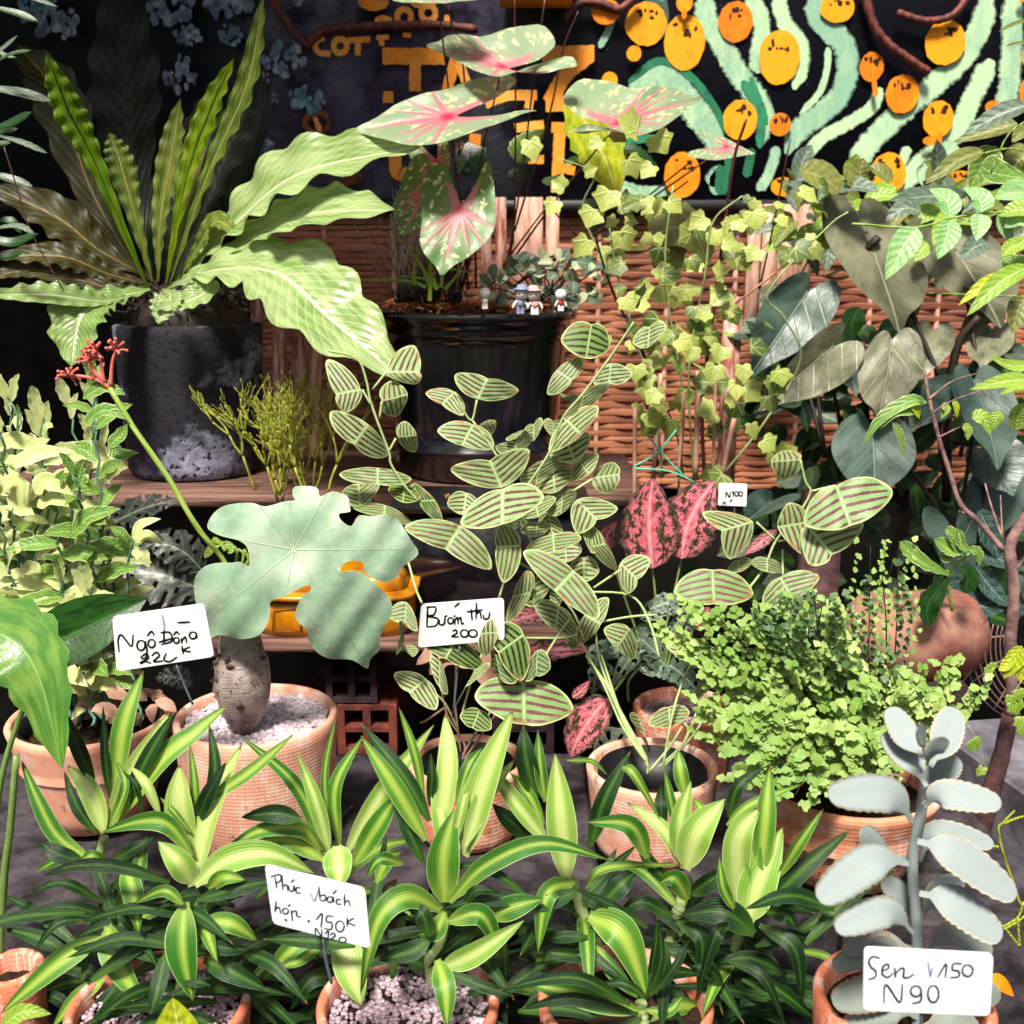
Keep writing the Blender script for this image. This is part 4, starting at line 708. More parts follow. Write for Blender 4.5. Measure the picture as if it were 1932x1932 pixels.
# ------------------------------------------------------------------ pencil cactus
t = thing('pencil_cactus', 'pencil cactus with thin leafless yellow green twigs next to the concrete pot', 'plant', W(540, 932, 1.80)); mb = MB()
def twig(p, d, L, dep):
    q = p+d*L; tube(mb, [p, p.lerp(q, .5)+V((R(-.003, .003), R(-.002, .002), 0)), q], .0021-.0003*dep, .0017-.0003*dep, 5, 4)
    if dep < 4:
        for i in range(2 if dep else 3):
            e = (d + V((R(-.55, .55), R(-.35, .25), R(-.05, .35)))).normalized(); twig(q, e, L*R(.65, .95), dep+1)
for i in range(19): p = W(R(480, 620), R(925, 945), R(1.72, 1.86)); twig(p, V((R(-.45, .45), R(-.1, .1), 1)).normalized(), R(.032, .062), 0)
mb.build('twigs', 'twig_green', t)
# ------------------------------------------------------------------ butterfly plant
CH = [(0,-.93),(.2,-1.0),(.45,-1.0),(.70,-.86),(.88,-.55),(.98,-.12),(.99,.2),(.92,.48),(.74,.74),(.45,.93),(.2,.98),(0,.93)]
CHO = smooth_outline(CH + [(-x, y) for x, y in CH[-2:0:-1]], 3)
def chl(parent, k, b, tp, l, r, Y, mat='butterfly_leaf', size=None):
    cx_, cy_ = (b[0]+tp[0])/2, (b[1]+tp[1])/2; g_ = 1.08; b, tp = [(cx_+(q[0]-cx_)*g_, cy_+(q[1]-cy_)*g_) for q in (b, tp)]; mx_, my_ = (l[0]+r[0])/2, (l[1]+r[1])/2; l, r = [(mx_+(q[0]-mx_)*1.0, my_+(q[1]-my_)*1.0) for q in (l, r)]
    dl, dr, dt = R(-.012, .022), R(-.012, .022), R(-.02, .0); tl = lambda q, e: W(*c(k, *q), Y+e-(q[1]-cy_)*px(K, 1200, Y)*R(.45, .6)); B_, T_ = tl(b, 0), tl(tp, dt); Lp, Rp = tl(l, dl), tl(r, dr); ay = T_-B_; S0 = B_+ay*.55; al = Lp-S0; ar = Rp-S0; sz = (Rp-Lp).length; nn = V((0, -1, .3)); kn = R(.04, .16)
    def fn(x, y, g):
        s_ = (y+1)/2; base = B_+ay*(.03+.94*s_); w_ = abs(x); vx = ar if x > 0 else al
        return base + vx*w_ - ay*((s_-.53)*.30*w_*w_) - ay*(.10*(1-w_)*w_) + nn*(sz*(kn*w_*(1-w_)*1.8 + .012*math.sin(9*x+5*y)*g))
    mb = MB(); star(mb, CHO, fn, 5); return mb.build('leaf', mat, parent), B_
XT = [('E',*q) for q in [((208,352),(70,378),(30,195),(125,475)), ((338,262),(512,262),(470,120),(480,325)), ((312,412),(450,378),(360,305),(385,492)), ((165,640),(245,530),(45,465),(345,693)), ((690,362),(620,430),(540,365),(735,485)),
 ((808,404),(862,290),(690,275),(1022,360)), ((785,530),(725,645),(600,560),(892,655)), ((812,560),(905,515),(850,515),(880,585)), ((1300,305),(1215,250),(1345,185),(1172,378)), ((1400,10),(1370,195),(1240,90),(1495,130)), ((1700,25),(1690,138),(1612,105),(1785,30)),
 ((1490,322),(1500,212),(1405,300),(1612,268)), ((1335,470),(1360,360),(1256,498),(1495,325)), ((1250,395),(1320,430),(1262,378),(1335,385)), ((1100,530),(1100,620),(1038,592),(1148,520)), ((1200,515),(1200,600),(1148,530),(1255,540)), ((1270,510),(1350,590),(1185,675),(1435,442)),
 ((1260,600),(1320,740),(1180,690),(1395,590)), ((1000,700),(1010,620),(900,650),(1100,595)), ((935,865),(870,715),(668,770),(1078,665)), ((750,885),(735,1005),(650,940),(835,1000)), ((1110,830),(1145,715),(1030,805),(1265,705)), ((1200,765),(1210,890),(1105,860),(1305,790)),
 ((1335,725),(1390,795),(1295,822),(1435,688)), ((1405,810),(1547,790),(1500,728),(1490,892)), ((290,845),(290,755),(90,790),(466,815)), ((200,960),(190,840),(105,890),(305,825)), ((330,950),(320,1020),(160,962),(470,1052)), ((1110,935),(1125,1015),(1000,1010),(1215,918)),
 ((1250,890),(1240,1000),(1170,990),(1322,900)), ((1320,920),(1430,1030),(1320,1095),(1532,960)), ((1170,985),(1200,1110),(1120,1080),(1250,1075)), ((1390,1170),(1475,1150),(1400,1058),(1528,1288)), ((1260,1130),(1270,1250),(1180,1200),(1350,1180)), ((1360,1220),(1360,1350),(1278,1300),(1440,1290)),
 ((1545,1250),(1640,1340),(1700,1225),(1580,1408)), ((1090,1400),(985,1430),(1062,1290),(965,1562)), ((1100,1330),(1100,1485),(1000,1400),(1195,1350)), ((1360,1520),(1450,1570),(1485,1430),(1335,1674)), ((1230,1470),(1210,1600),(1105,1480),(1330,1620)), ((1300,1620),(1300,1702),(1262,1640),(1335,1660)),
 ((1600,1590),(1530,1690),(1465,1590),(1622,1745)), ((1120,1040),(1110,1120),(1030,1080),(1180,1070)), ((1000,610),(1050,560),(960,600),(1080,600)), ((1040,1060),(1020,1010),(960,1060),(1080,1010)), ((1420,1130),(1350,1090),(1390,1060),(1400,1200)),
 ((938,862),(936,1056),(718,1045),(1153,912)), ((722,1055),(640,1185),(430,1062),(880,1282)), ((1035,1160),(900,1168),(935,1045),(945,1355)), ((1200,1105),(1205,1198),(1055,1188),(1348,1122)), ((1310,1290),(1205,1400),(1046,1190),(1434,1540)), ((1215,1395),(1210,1500),(1182,1420),(1250,1430))]]
XT += [('F',*q) for q in [((772,715),(618,725),(690,668),(685,822)), ((530,1035),(360,1085),(272,985),(415,1232)), ((800,1040),(650,1065),(715,938),(785,1205)), ((800,1050),(940,1215),(815,1255),(1098,1040)), ((955,845),(1035,1065),(793,1048),(1253,880)), ((315,1282),(325,1470),(118,1400),(530,1412)), ((665,1322),(735,1440),(578,1472),(872,1320)),
 ((450,1235),(455,1300),(395,1290),(525,1245)), ((600,1225),(600,1300),(515,1250),(690,1290)), ((290,1670),(210,1775),(75,1672),(428,1856))]]
XT += [('H',(1800,285),(1805,392),(1695,375),(1908,320)), ('H',(1640,330),(1680,440),(1600,350),(1700,500)), ('I',(290,100),(270,230),(215,240),(345,110))]
XL = [('E',*q) for q in [((430,850),(420,940),(345,870),(512,915)), ((500,930),(590,925),(480,838),(622,1040)), ((440,1452),(430,1565),(345,1520),(498,1597)), ((430,1590),(425,1680),(400,1568),(385,1722)), ((700,1640),(640,1750),(498,1635),(835,1800)), ((800,1620),(915,1610),(850,1512),(852,1732)),
 ((1050,1620),(910,1720),(895,1570),(1040,1862)), ((1120,1700),(1110,1840),(1050,1850),(1188,1790)), ((545,1850),(450,1925),(378,1822),(592,2012)), ((610,1750),(610,1900),(560,1760),(655,1920)), ((800,1800),(740,1900),(870,1790),(690,2000)), ((900,1720),(930,1860),(880,1760),(1010,1860)), ((1045,1860),(1050,2098),(792,1945),(1307,2008)), ((820,2010),(780,2110),(718,2040),(880,2110)),
 ((435,600+1080),(470,1740),(400,1660),(500,1700)), ((395,600),(495,590),(430,515),(480,678))]]
TR = thing('butterfly_plant', 'large butterfly plant with brown striped bow shaped leaves rising from the pale pink pot', 'plant', V((PR_[0], PR_[1], PR_[2])), 'butterfly plants with striped leaves'); TL = thing('butterfly_plant', 'lower butterfly plant with dark striped leaves rising from the small pot at the centre', 'plant', V((PC[0], PC[1], PC[2])), 'butterfly plants with striped leaves')
for par, L, pt in ((TR, XT, PR_), (TL, XL, PC)):
    for i, (k, b, tp, l, r) in enumerate(L):
        sz = math.hypot(l[0]-r[0], l[1]-r[1]); y = c(k, *b)[1]; Y = 1.30 + .12*min(1, max(0, (1250-y)/600)) - min(.10, sz*.0002) - .0012*i + (.01 if k == 'F' else 0)
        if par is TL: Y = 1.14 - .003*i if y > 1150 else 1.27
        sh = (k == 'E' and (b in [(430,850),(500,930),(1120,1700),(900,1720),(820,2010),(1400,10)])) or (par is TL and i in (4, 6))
        chl(par, k, b, tp, l, r, Y, 'butterfly_shade_tint' if sh else 'butterfly_leaf')
for k, P in (('E', [(30,150),(180,190),(230,300),(250,400),(290,520),(350,680),(360,740),(430,850),(500,930)]), ('E', [(265,350),(335,262)]), ('E', [(300,500),(312,412)]), ('E', [(350,670),(385,605)]), ('E', [(210,352),(255,430)]), ('E', [(805,405),(780,510),(740,470),(690,365)]), ('E', [(780,510),(885,660),(1000,860),(1080,1130),(1250,1400)]),
             ('E', [(1620,0),(1540,120),(1470,220),(1350,380),(1250,500),(1180,680),(1050,880),(1000,1000)]), ('E', [(1350,1670),(1470,1900),(1560,2100),(1680,2280)]), ('E', [(1420,1600),(1440,1750),(1520,1960),(1690,2270)]), ('E', [(1010,1240),(1150,1330),(1300,1500),(1360,1650)]), ('E', [(1340,1400),(1600,1420),(1700,1560),(1750,1740)]),
             ('E', [(945,1350),(920,1430)]), ('E', [(450,1250),(490,1390),(520,1460)]), ('E', [(1410,1380),(1545,1290),(1640,1230)]), ('E', [(1430,1560),(1600,1530),(1740,1520)]), ('E', [(1300,880),(1405,815)]), ('E', [(1060,1640),(1250,1640),(1330,1620)]), ('E', [(1100,1830),(1230,1620),(1290,1540)]),
             ('F', [(772,715),(800,830),(825,880),(780,970),(650,1130),(600,1240),(540,1340),(250,1700),(130,1960),(60,2300)]), ('F', [(825,880),(955,850)]), ('F', [(545,1040),(640,1130)]), ('F', [(660,1140),(780,1110)]), ('F', [(680,1180),(682,1320)]),
             ('H', [(1370,20),(1480,180),(1580,400),(1680,560),(1690,640)]), ('H', [(1450,20),(1540,290),(1600,420),(1690,600)]), ('I', [(300,290),(220,430),(60,600)]), ('I', [(240,300),(170,470),(40,600)]), ('H', [(1870,390),(1800,500),(1700,620)]), ('H', [(1830,560),(1900,420),(1880,370)])):
    Q_ = []
    for q in P: vy = c(k, *q)[1]; Q_.append((q[0], q[1], 1.26-.13*min(1, max(0, (vy-1050)/390))))
    stem(TR, 'stem_pale', k, Q_, 13, 1.2, 0, 15, 'stem')
for k, P in (('H', [(620,200),(640,290),(660,350),(740,480),(730,560)]), ('H', [(510,370),(540,360),(640,290)]), ('H', [(730,540),(770,470),(800,430)]), ('E', [(840,1700),(780,1850),(720,2060)]), ('E', [(950,1860),(860,2050),(760,2180)]), ('E', [(560,1900),(640,1980),(700,2100)]), ('H', [(700,60),(690,250),(720,520)]), ('H', [(1040,150),(900,330),(740,560)])):
    Q_ = []
    for q in P: vy = c(k, *q)[1]; Q_.append((q[0], q[1], 1.2-.06*min(1, max(0, (vy-1200)/220))))
    stem(TL, 'dry' if k == 'H' else 'stem_pale', k, Q_, 11, 1.2, 0, 13, 'stem')
for k, P, w in (('E', [(720,1720),(600,1700),(490,1780)], 110), ('E', [(560,1830),(650,1740),(760,1800)], 90), ('E', [(890,1900),(840,1800),(870,1700)], 110), ('H', [(1820,560),(1825,450),(1850,390)], 60)):
    leaf(TL, 'dry', k, P, w, 1.24, 0, 'ovate', nm='withered_leaf', wav=.05, nl=10, nw=3)
# ------------------------------------------------------------------ gout plant: swollen trunk, lobed leaf, coral flower
jx, jy = J[0], J[1]; b0_ = W(462, 1368, 1.11); t = thing('gout_plant', 'gout plant with swollen grey trunk, one huge lobed leaf and a coral flower stalk', 'plant', b0_)
top = W(455, 1200, 1.11); hgt = top.z-b0_.z; mb = MB(); prof = []
for q, w in ((-.05,42),(0,44),(.06,60),(.15,78),(.3,98),(.45,107),(.6,106),(.72,98),(.82,86),(.9,78),(.97,76),(1.04,70),(1.12,58),(1.2,30),(1.24,1)): prof.append((px(w/2, 1290, 1.11), b0_.z+q*hgt))
lathe(mb, b0_.x, 1.11, prof, 40, wob=.10)
for i, q in enumerate(mb.v):
    n_ = MN.noise(q*70)*.0035+MN.noise(q*200)*.0012; d_ = V((q.x-b0_.x, q.y-1.11, 0)); mb.v[i] = q+(d_.normalized()*n_ if d_.length > 1e-5 else V((0,0,0)))
mb.build('trunk', 'caudex', t); mb = MB()
for i in range(46):
    a = R(3.3, 6.1); z = R(.1, 1.05); w = px(52*math.sin(math.pi*min(.95, .12+z*.78))**.4, 1290, 1.11); p = V((b0_.x+math.cos(a)*w, 1.11+math.sin(a)*w, b0_.z+z*hgt)); d_ = V((math.cos(a), math.sin(a), R(.2, 1)))*.004; tube(mb, [p, p+d_], .0008, .0003, 4, 2)
for i in range(9): a = R(3.3, 6.1); z = R(.3, .9); w = px(50, 1290, 1.11); ball(mb, (b0_.x+math.cos(a)*w, 1.11+math.sin(a)*w, b0_.z+z*hgt), .0032, 1.3, .6, .8)
mb.build('bark_scars', 'bark_dark', t)
JL = [(1530,855),(1640,858),(1660,905),(1725,880),(1800,905),(1812,950),(1815,985),(1760,995),(1770,1030),(1822,1060),(1860,1005),(1932,1010),(2000,995),(2065,1030),(2130,1130),(2170,1205),(2090,1270),(2050,1330),(1990,1350),(1932,1330),(1880,1290),(1890,1260),(1850,1240),(1800,1245),(1768,1275),(1775,1298),(1830,1290),(1880,1305),(1960,1370),(2025,1440),(2030,1520),(1990,1590),(1965,1650),(1970,1700),(1920,1750),(1905,1800),(1830,1755),(1760,1750),(1700,1745),(1640,1710),(1600,1650),(1590,1600),(1535,1545),(1535,1495),(1570,1420),(1610,1395),(1605,1365),(1550,1385),(1480,1420),(1405,1450),(1400,1500),(1390,1560),(1350,1620),(1300,1640),(1240,1645),(1200,1635),(1130,1625),(1070,1650),(1045,1560),(1020,1480),(1005,1370),(1020,1310),(1070,1265),(1140,1250),(1200,1250),(1245,1245),(1290,1265),(1290,1200),(1270,1155),(1225,1130),(1160,1115),(1110,1095),(1075,1065),(1095,1010),(1150,960),(1230,942),(1310,940),(1370,958),(1430,945),(1480,930),(1530,925),(1518,900)]
o_ = (1525,1182); o3 = W(*c('D', *o_), 1.05); sc_ = 660.0
JO = []
for x, y in JL: JO.append(((x-o_[0])/sc_, -(y-o_[1])/sc_))
def jf(x, y, g):
    X_, Y_ = c('D', o_[0]+x*sc_, o_[1]-y*sc_); r_ = math.hypot(x, y); dd = 1.045 + .030*y + .045*r_*r_ + .0040*math.sin(x*9+y*7)*r_ + .0025*math.sin(x*21-y*15)*r_ + .0009*math.sin(math.atan2(y, x)*31)*g**6 - .010*math.exp(-r_*r_*30)*-1; return W(X_, Y_, dd)
JO = smooth_outline(JO, 3); mb = MB(); sheet(mb, JO, jf, .045); o = mb.build('leaf', 'lobed_leaf', t)
# veins are centred on the stalk: rescale the map so that one unit of the pattern is the leaf radius
stem(t, 'stem_green', 'D', [(1525,1190,1.06),(1400,1300,1.13),(1280,1450,1.14),(1270,1640,1.11)], 20, 1.15, nm='leaf_stalk'); stem(t, 'lime_leaf', 'D', [(1290,1640,1.11),(1230,1440,1.12),(1165,1250,1.14),(1080,1140,1.13),(1000,1030,1.13),(860,790,1.14),(700,560,1.15),(570,345,1.16)], 26, 1.14, w2=30, nm='flower_stalk', n=9)
mb = MB()
for P in ([(570,345),(520,310),(440,285),(360,280)], [(540,320),(530,260),(520,190),(500,150)], [(575,330),(578,260),(585,200),(600,150)], [(490,300),(470,230),(465,190)], [(540,310),(480,250),(470,200)]):
    Q = pts('D', P, 1.16); tube(mb, Q, .0024, .0016, 6); e = Q[-1]
    for j in range(11):
        d_ = V((R(-1, 1), R(-.8, .3), R(-.2, 1))).normalized()*R(.006, .014); tube(mb, [e, e+d_*.6+V((0, 0, .001)), e+d_], .0014, .0010, 5, 3); ball(mb, e+d_, .0019, 1, 1, 1, 6, 4)
mb.build('flower_cluster', 'coral', t)
for P, w in (([(1060,1225),(1110,1165),(1170,1140)], 50), ([(1150,1140),(1190,1180),(1180,1200)], 60), ([(1150,1150),(1110,1130),(1120,1160)], 30)): leaf(t, 'lime_leaf', 'D', P, w, 1.16, nm='young_leaf', prof='ovate', nl=8)
for P in ([(1180,1150),(1225,1180),(1225,1250)], [(1230,1180),(1262,1200),(1258,1250)], [(1265,1180),(1290,1230),(1275,1262)]): stem(t, 'lime_leaf', 'D', P, 18, 1.17, nm='young_shoot')
# ------------------------------------------------------------------ cream variegated bush on the left
t = thing('variegated_bush', 'bushy plant with cream edged pointed leaves filling the left side', 'bush', V((PL[0], PL[1], PL[2])), None)
for i in range(26):
    r1 = i/25; x0 = R(70, 270); tx = (-30+r1*330) if i < 20 else R(0, 200); ty = R(650, 800)+max(0, tx-150)*1.1+ (i % 4)*110; Y0 = R(1.12, 1.24); a = W(x0, 1370, Y0)
    Yt = R(1.12, 1.36); e = W(tx, ty, Yt); mid = a.lerp(e, .5)+V((R(-.03, .01), R(-.02, .02), 0)); S = cr([a, mid, e], 22); br = thing('tmp', None, None, a) if False else None; sm = MB(); lf = MB(); mt = random.random()
    zz = []
    for j, p in enumerate(S): zz.append(p+V(((.0025 if j % 2 else -.0025), 0, 0)))
    tube(sm, zz, .0020, .0014, 6, 44); so = sm.build('stem', 'stem_blue', t)
    for j in range(4, 23):
        if random.random() < .16: continue
        p = S[j]; an = j*2.4+i; d_ = V((math.cos(an), math.sin(an)*.7-.35, R(-.35, .5))); 
        if j > 20: d_ = V((math.cos(an)*.5, -.2, .9))
        L = R(.034, .060)*(1 if j < 20 else .7); d_.z += .15; d_.normalize(); q1 = p+d_*L*.5+V((0, 0, .003)); q2 = p+d_*L+V((0, -.002, -.001))
        blade(lf, [p, q1, q2], L*R(.32, .42), 'lance', nl=10, nw=2, wav=.05, wn=3, fold=.40)
    lf.build('foliage', 'green_leaf' if ty < 730 or mt < .30 else 'cream_leaf', so)
t2 = t
for P, w, mt in (([(380,1095),(470,1010),(625,970)],105,'green_leaf'), ([(425,1270),(500,1180),(615,1138)],95,'green_leaf'), ([(360,880),(410,800),(445,760)],110,'green_leaf'), ([(690,1130),(740,1050),(835,1022)],60,'cream_leaf'), ([(695,1140),(770,1110),(850,1160)],60,'cream_leaf'), ([(680,1190),(740,1210),(775,1275)],70,'cream_leaf'),
                 ([(670,1160),(630,1100),(565,1060)],60,'green_leaf'), ([(40,1510),(130,1440),(285,1440)],110,'cream_leaf'), ([(0,900),(80,840),(110,960),(180,1000)],130,'cream_leaf'), ([(60,750),(200,690),(390,670)],100,'cream_leaf'), ([(430,400),(540,340),(650,378)],90,'green_leaf'), ([(440,530),(540,460),(665,505)],80,'green_leaf'),
                 ([(560,650),(630,590),(660,530)],80,'green_leaf'), ([(560,640),(620,690),(720,680)],80,'green_leaf'), ([(180,890),(250,830),(380,900)],110,'cream_leaf'), ([(190,960),(280,920),(360,960)],80,'cream_leaf')):
    leaf(t2, mt, 'D', P, w, R(1.13, 1.17), 0, 'ovate', fold=.35, wav=.03, wn=2, nl=10)
stem(t2, 'stem_blue', 'D', [(660,1430),(665,1250),(690,1140)], 16, 1.16); stem(t2, 'stem_blue', 'D', [(400,1310),(370,1100),(380,880)], 18, 1.2)
mb = MB()
for i in range(26): p = W(R(100, 300), R(1290, 1390), R(1.12, 1.24)); d_ = V((R(-1, 1), R(-1, .2), R(-.6, .6))).normalized()*.03; blade(mb, [p, p+d_*.6+V((0,0,.004)), p+d_], .014, 'ovate', nl=6, wav=.1)
mb.build('withered_foliage', 'dry', t2)
# ------------------------------------------------------------------ big glossy leaves at the left edge, monstera in the dark
t = thing('glossy_foliage_plant', 'plant with two very large glossy green leaves at the lower left edge', 'plant', W(-30, 1800, .92))
leaf(t, 'big_gloss', 'D', [(-220,1600),(40,1640),(200,1840),(325,2320)], 430, .92, -.04, 'ovate', nl=24, nw=5, fold=.2, wav=.02); leaf(t, 'dark_gloss', 'D', [(120,1700),(330,1640),(560,1530),(760,1440)], 330, 1.02, .03, 'lance', nl=22, nw=5, fold=.3, up=V((-.35,-1,.2)))
leaf(t, 'dark_gloss', 'D', [(60,1680),(180,1760),(240,1860),(300,1960)], 260, 1.0, .0, 'ovate', nl=20, nw=4)
stem(t, 'stem_green', 'G', [(85,540),(55,900),(20,1200),(-20,1900)], 40, .92, 0, 50, 'stalk'); stem(t, 'stem_green', 'G', [(300,-60),(120,300),(0,700),(-60,1300)], 30, .98, 0, 40, 'stalk')
t = thing('monstera', 'dark monstera with holed leaves in the shade behind the tag and the lobed leaf', 'plant', W(330, 1210, 1.55))
for P, w in (([(1060,1400),(900,1330),(720,1290),(530,1240)],330), ([(500,1090),(650,1010),(800,950),(930,930)],160), ([(1050,1290),(960,1200),(830,1150),(700,1180)],200), ([(1000,1880),(900,1840),(800,1850)],120)):
    mb = MB(); Q = pts('D', P, 1.5); blade(mb, Q, px(w*K, 1050, 1.5), 'ovate', nl=22, nw=4, wav=.015); keep = [i for i in range(len(mb.f)) if not ((i//8) % 5 == 2 and (i % 8) in (0, 1, 6, 7)) and not ((i//8) % 5 == 0 and i % 8 in (2, 5))]
    mb.f = [mb.f[i] for i in keep]; mb.u = [mb.u[i] for i in keep]; mb.r = [mb.r[i] for i in keep]; mb.build('leaf', 'monstera', t)
for P in ([(1060,1400),(1150,1600),(1100,1900)], [(500,1090),(430,1400),(500,1900)]): stem(t, 'stem_dark', 'D', P, 14, 1.52, nm='stalk')
# small grey holed monstera beside the fern, with aglaonema
t = thing('swiss_cheese_vine', 'small grey green vine with slitted leaves beside the maidenhair fern', 'plant', W(1240, 1330, 1.3))
for k, P, w in (('E', [(1760,1740),(1650,1650),(1600,1740),(1500,1900)],150), ('H', [(1420,90),(1450,0),(1620,-60)],110), ('H', [(1500,210),(1440,100),(1400,230)],120), ('H', [(1640,90),(1760,60),(1870,120),(1990,260)],170), ('H', [(1640,60),(1800,100),(1950,230)],120), ('H', [(1590,560),(1500,480),(1420,560)],190), ('I', [(-60,-60),(60,60),(210,240)],140),
                ('F', [(-60,1540),(60,1480),(200,1500)],110), ('F', [(200,1500),(120,1580),(80,1650)],60), ('I', [(-30,60),(90,120),(160,180),(215,270)],70), ('E', [(1700,1490),(1800,1460),(1830,1530)],110), ('E', [(1840,1740),(1900,1560),(1960,1460)],80)):
    mb = MB(); Q = pts(k, P, 1.27); blade(mb, Q, px(w*K, 1300, 1.27), 'ovate', nl=20, nw=4, wav=.02); keep = [i for i in range(len(mb.f)) if not ((i//8) % 3 == 1 and (i % 8) in (1, 2, 5, 6))]
    mb.f = [mb.f[i] for i in keep]; mb.u = [mb.u[i] for i in keep]; mb.r = [mb.r[i] for i in keep]; mb.build('leaf', 'grey_leaf', t)
for k, P in (('H', [(1640,90),(1590,160),(1590,260)]), ('F', [(200,1500),(100,1650),(60,1850)]), ('E', [(1880,1520),(1820,1680),(1780,1850)])): stem(t, 'stem_green', k, P, 14, 1.27, nm='stalk')
t = thing('pink_aglaonema', 'aglaonema with bright pink speckled leaves standing behind the striped leaves', 'plant', W(1240, 1250, 1.38))
for k, P, w in (('E', [(1715,1280),(1700,1120),(1700,950),(1720,810)],320), ('F', [(155,1230),(180,1080),(250,930),(330,825)],300), ('E', [(1490,1180),(1480,1110),(1530,1035)],100), ('H', [(1490,240),(1400,340),(1330,450),(1290,550)],210), ('E', [(1230,1500),(1100,1520),(960,1560)],120), ('E', [(1040,1760),(1200,1700),(1420,1700)],130), ('F', [(650,1080),(560,1150),(480,1210)],70),
                ('F', [(300,1480),(250,1560),(190,1580)],80), ('H', [(1300,240),(1350,200),(1390,150)],60)):
    leaf(t, 'pink_aglaonema', k, P, w, 1.36 if k != 'H' else 1.2, 0, 'ovate', fold=.25, nl=18, nw=4, wav=.015)
for k, P in (('E', [(1715,1280),(1730,1420),(1760,1800)]), ('F', [(155,1230),(120,1400),(20,1800)]), ('E', [(1490,1180),(1560,1400),(1700,1800)]), ('H', [(1490,240),(1560,150),(1620,60)])): stem(t, 'stem_green', k, P, 14, 1.37, nm='stalk')
for P, w in (([(210,1340),(200,1260),(240,1190)],80), ([(-20,1560),(-40,1650),(20,1790)],110), ([(-60,1700),(-200,1690),(-330,1780)],130)): leaf(t, 'dark_gloss', 'F', P, w, 1.4, 0, 'ovate', nl=10, nm='green_leaf')
# ------------------------------------------------------------------ maidenhair fern
def fan(mb, p, d, n_, s):
    sd_ = d.cross(n_).normalized(); rv = random.random(); b0 = len(mb.v); mb.v.append(p); k_ = 7; fo = R(-.3, .3)
    for i in range(k_):
        a = (i/(k_-1)-.5)*R(1.7, 2.0); rr = s*(1+(.10 if i % 2 else -.04)) if 0 < i < k_-1 else s*.82; mb.v.append(p+d*math.cos(a)*rr+sd_*math.sin(a)*rr+n_*(abs(a)*fo*s*.5))
    for i in range(k_-1): mb.face([b0, b0+1+i, b0+2+i], None, [(rv, 0)]*3)
t = thing('maidenhair_fern', 'maidenhair fern spilling bright fan shaped leaflets over the ribbed orange pot', 'fern', V((PF[0], PF[1], PF[2])))
def frond(root, tip, Ln, s, mat, dens=12, lift=.05):
    fr_ = MB(); sm = MB(); mid = root.lerp(tip, .55)+V((0, -.01, lift)); S = cr([root, mid, tip], 24); tube(sm, S, .0009, .0005, 5, 24); so = sm.build('frond_stem', 'stem_dark', t)
    for j in range(8, 25):
        p = S[j]; T = (S[min(24, j+1)]-S[j-1]).normalized()
        for s_ in (-1, 1):
            sl = V((T.z, R(-.2, .2), -T.x))*s_ + T*.4; sl.normalize(); l = Ln*(1-.6*abs(j-15)/12)
            m_ = max(1, int(dens*l/Ln/3))
            for q in range(1, m_+1):
                pp = p+sl*l*q/m_+V((R(-1, 1), R(-1, 1), R(-1, 1)))*s*.25; nn = (V((R(-.7, .7), -1, .9+R(-.7, .7)))).normalized(); dd = (sl*.6+V((R(-.5, .5), 0, R(-1, .2)))); dd = (dd-nn*dd.dot(nn)).normalized(); fan(fr_, pp, dd, nn, s*R(.7, 1.15))
    fr_.build('leaflets', mat, so)
rt = V((PF[0], PF[1], PF[2]+.01)); TG = []
for n_, x0, x1, y0, y1, s_, mt in ((30,1262,1590,1125,1470,.0084,'fern_leaflet'), (13,1590,1848,1262,1345,.0084,'fern_leaflet'), (8,1540,1690,1380,1470,.0082,'fern_leaflet'), (9,1420,1720,1085,1240,.0066,'fern_leaflet_dark'), (3,1620,1700,1010,1100,.0055,'fern_leaflet')):
    for i in range(n_):
        x, y = R(x0, x1), R(y0, y1); Y = PF[1]-.03-.10*(1-abs(x-1560)/330)*R(.2, 1) + (.06 if s_ < .006 else 0); frond(rt+V((R(-.05, .05), R(-.04, .04), 0)), W(x, y, Y), .024 if s_ > .006 else .020, s_, mt, 8, .03 if s_ > .006 else .0)
for x, y in ((1440,1490),(1500,1500),(1390,1430),(1640,1440),(1460,1450),(1420,1400),(1370,1390)): frond(rt+V((-.02, -.05, 0)), W(x, y, PF[1]-.12), .020, .0095, 'fern_leaflet', 9, .06)
# ------------------------------------------------------------------ climbing vines on canes
VO = smooth_outline([(0,0),(.3,-.14),(.6,.02),(.58,.28),(.74,.52),(.5,.66),(.26,.84),(0,1.08),(-.26,.84),(-.5,.66),(-.74,.52),(-.58,.28),(-.6,.02),(-.3,-.14)], 2)
def vleaf(mb, p, d, n_, s):
    sd_ = d.cross(n_).normalized(); kx = R(.7, 1.15); ph = R(0, 6); star(mb, VO, lambda x, y, g: p+sd_*x*s*kx+d*y*s+n_*(s*(.18*abs(x)-.20*y*y+.03*math.sin(9*x+ph)*g)), 3, cen=(0, .35))
t = thing('climbing_vine', 'young climbing vines with small lobed leaves trained up thin canes', 'vine', W(1290, 930, 1.72))
for x0, y0, x1, y1, w in ((1247,705,1232,905,9), (1198,768,1197,955,8), (1318,700,1312,905,11), (1352,660,1345,905,7), (1385,790,1362,900,10), (1290,740,1280,900,6)):
    mb = MB(); tube(mb, [W(x0, y0, 1.68), W(x1, y1, 1.70)], px(w/2, 800, 1.68), None, 7, 6); tag(mb.build('garden_cane', 'cane'), {1247:'pale cane tied with green twine, tallest in the middle of the vines', 1198:'thin pale cane standing furthest left by the vines', 1318:'thick brown cane among the vine stems', 1352:'thin brown cane right of the thick one among the vine stems', 1385:'pale leaning cane at the right of the vines', 1290:'short thin cane between the tall pale cane and the thick brown one'}[x0], 'cane', 'canes propping the vines')
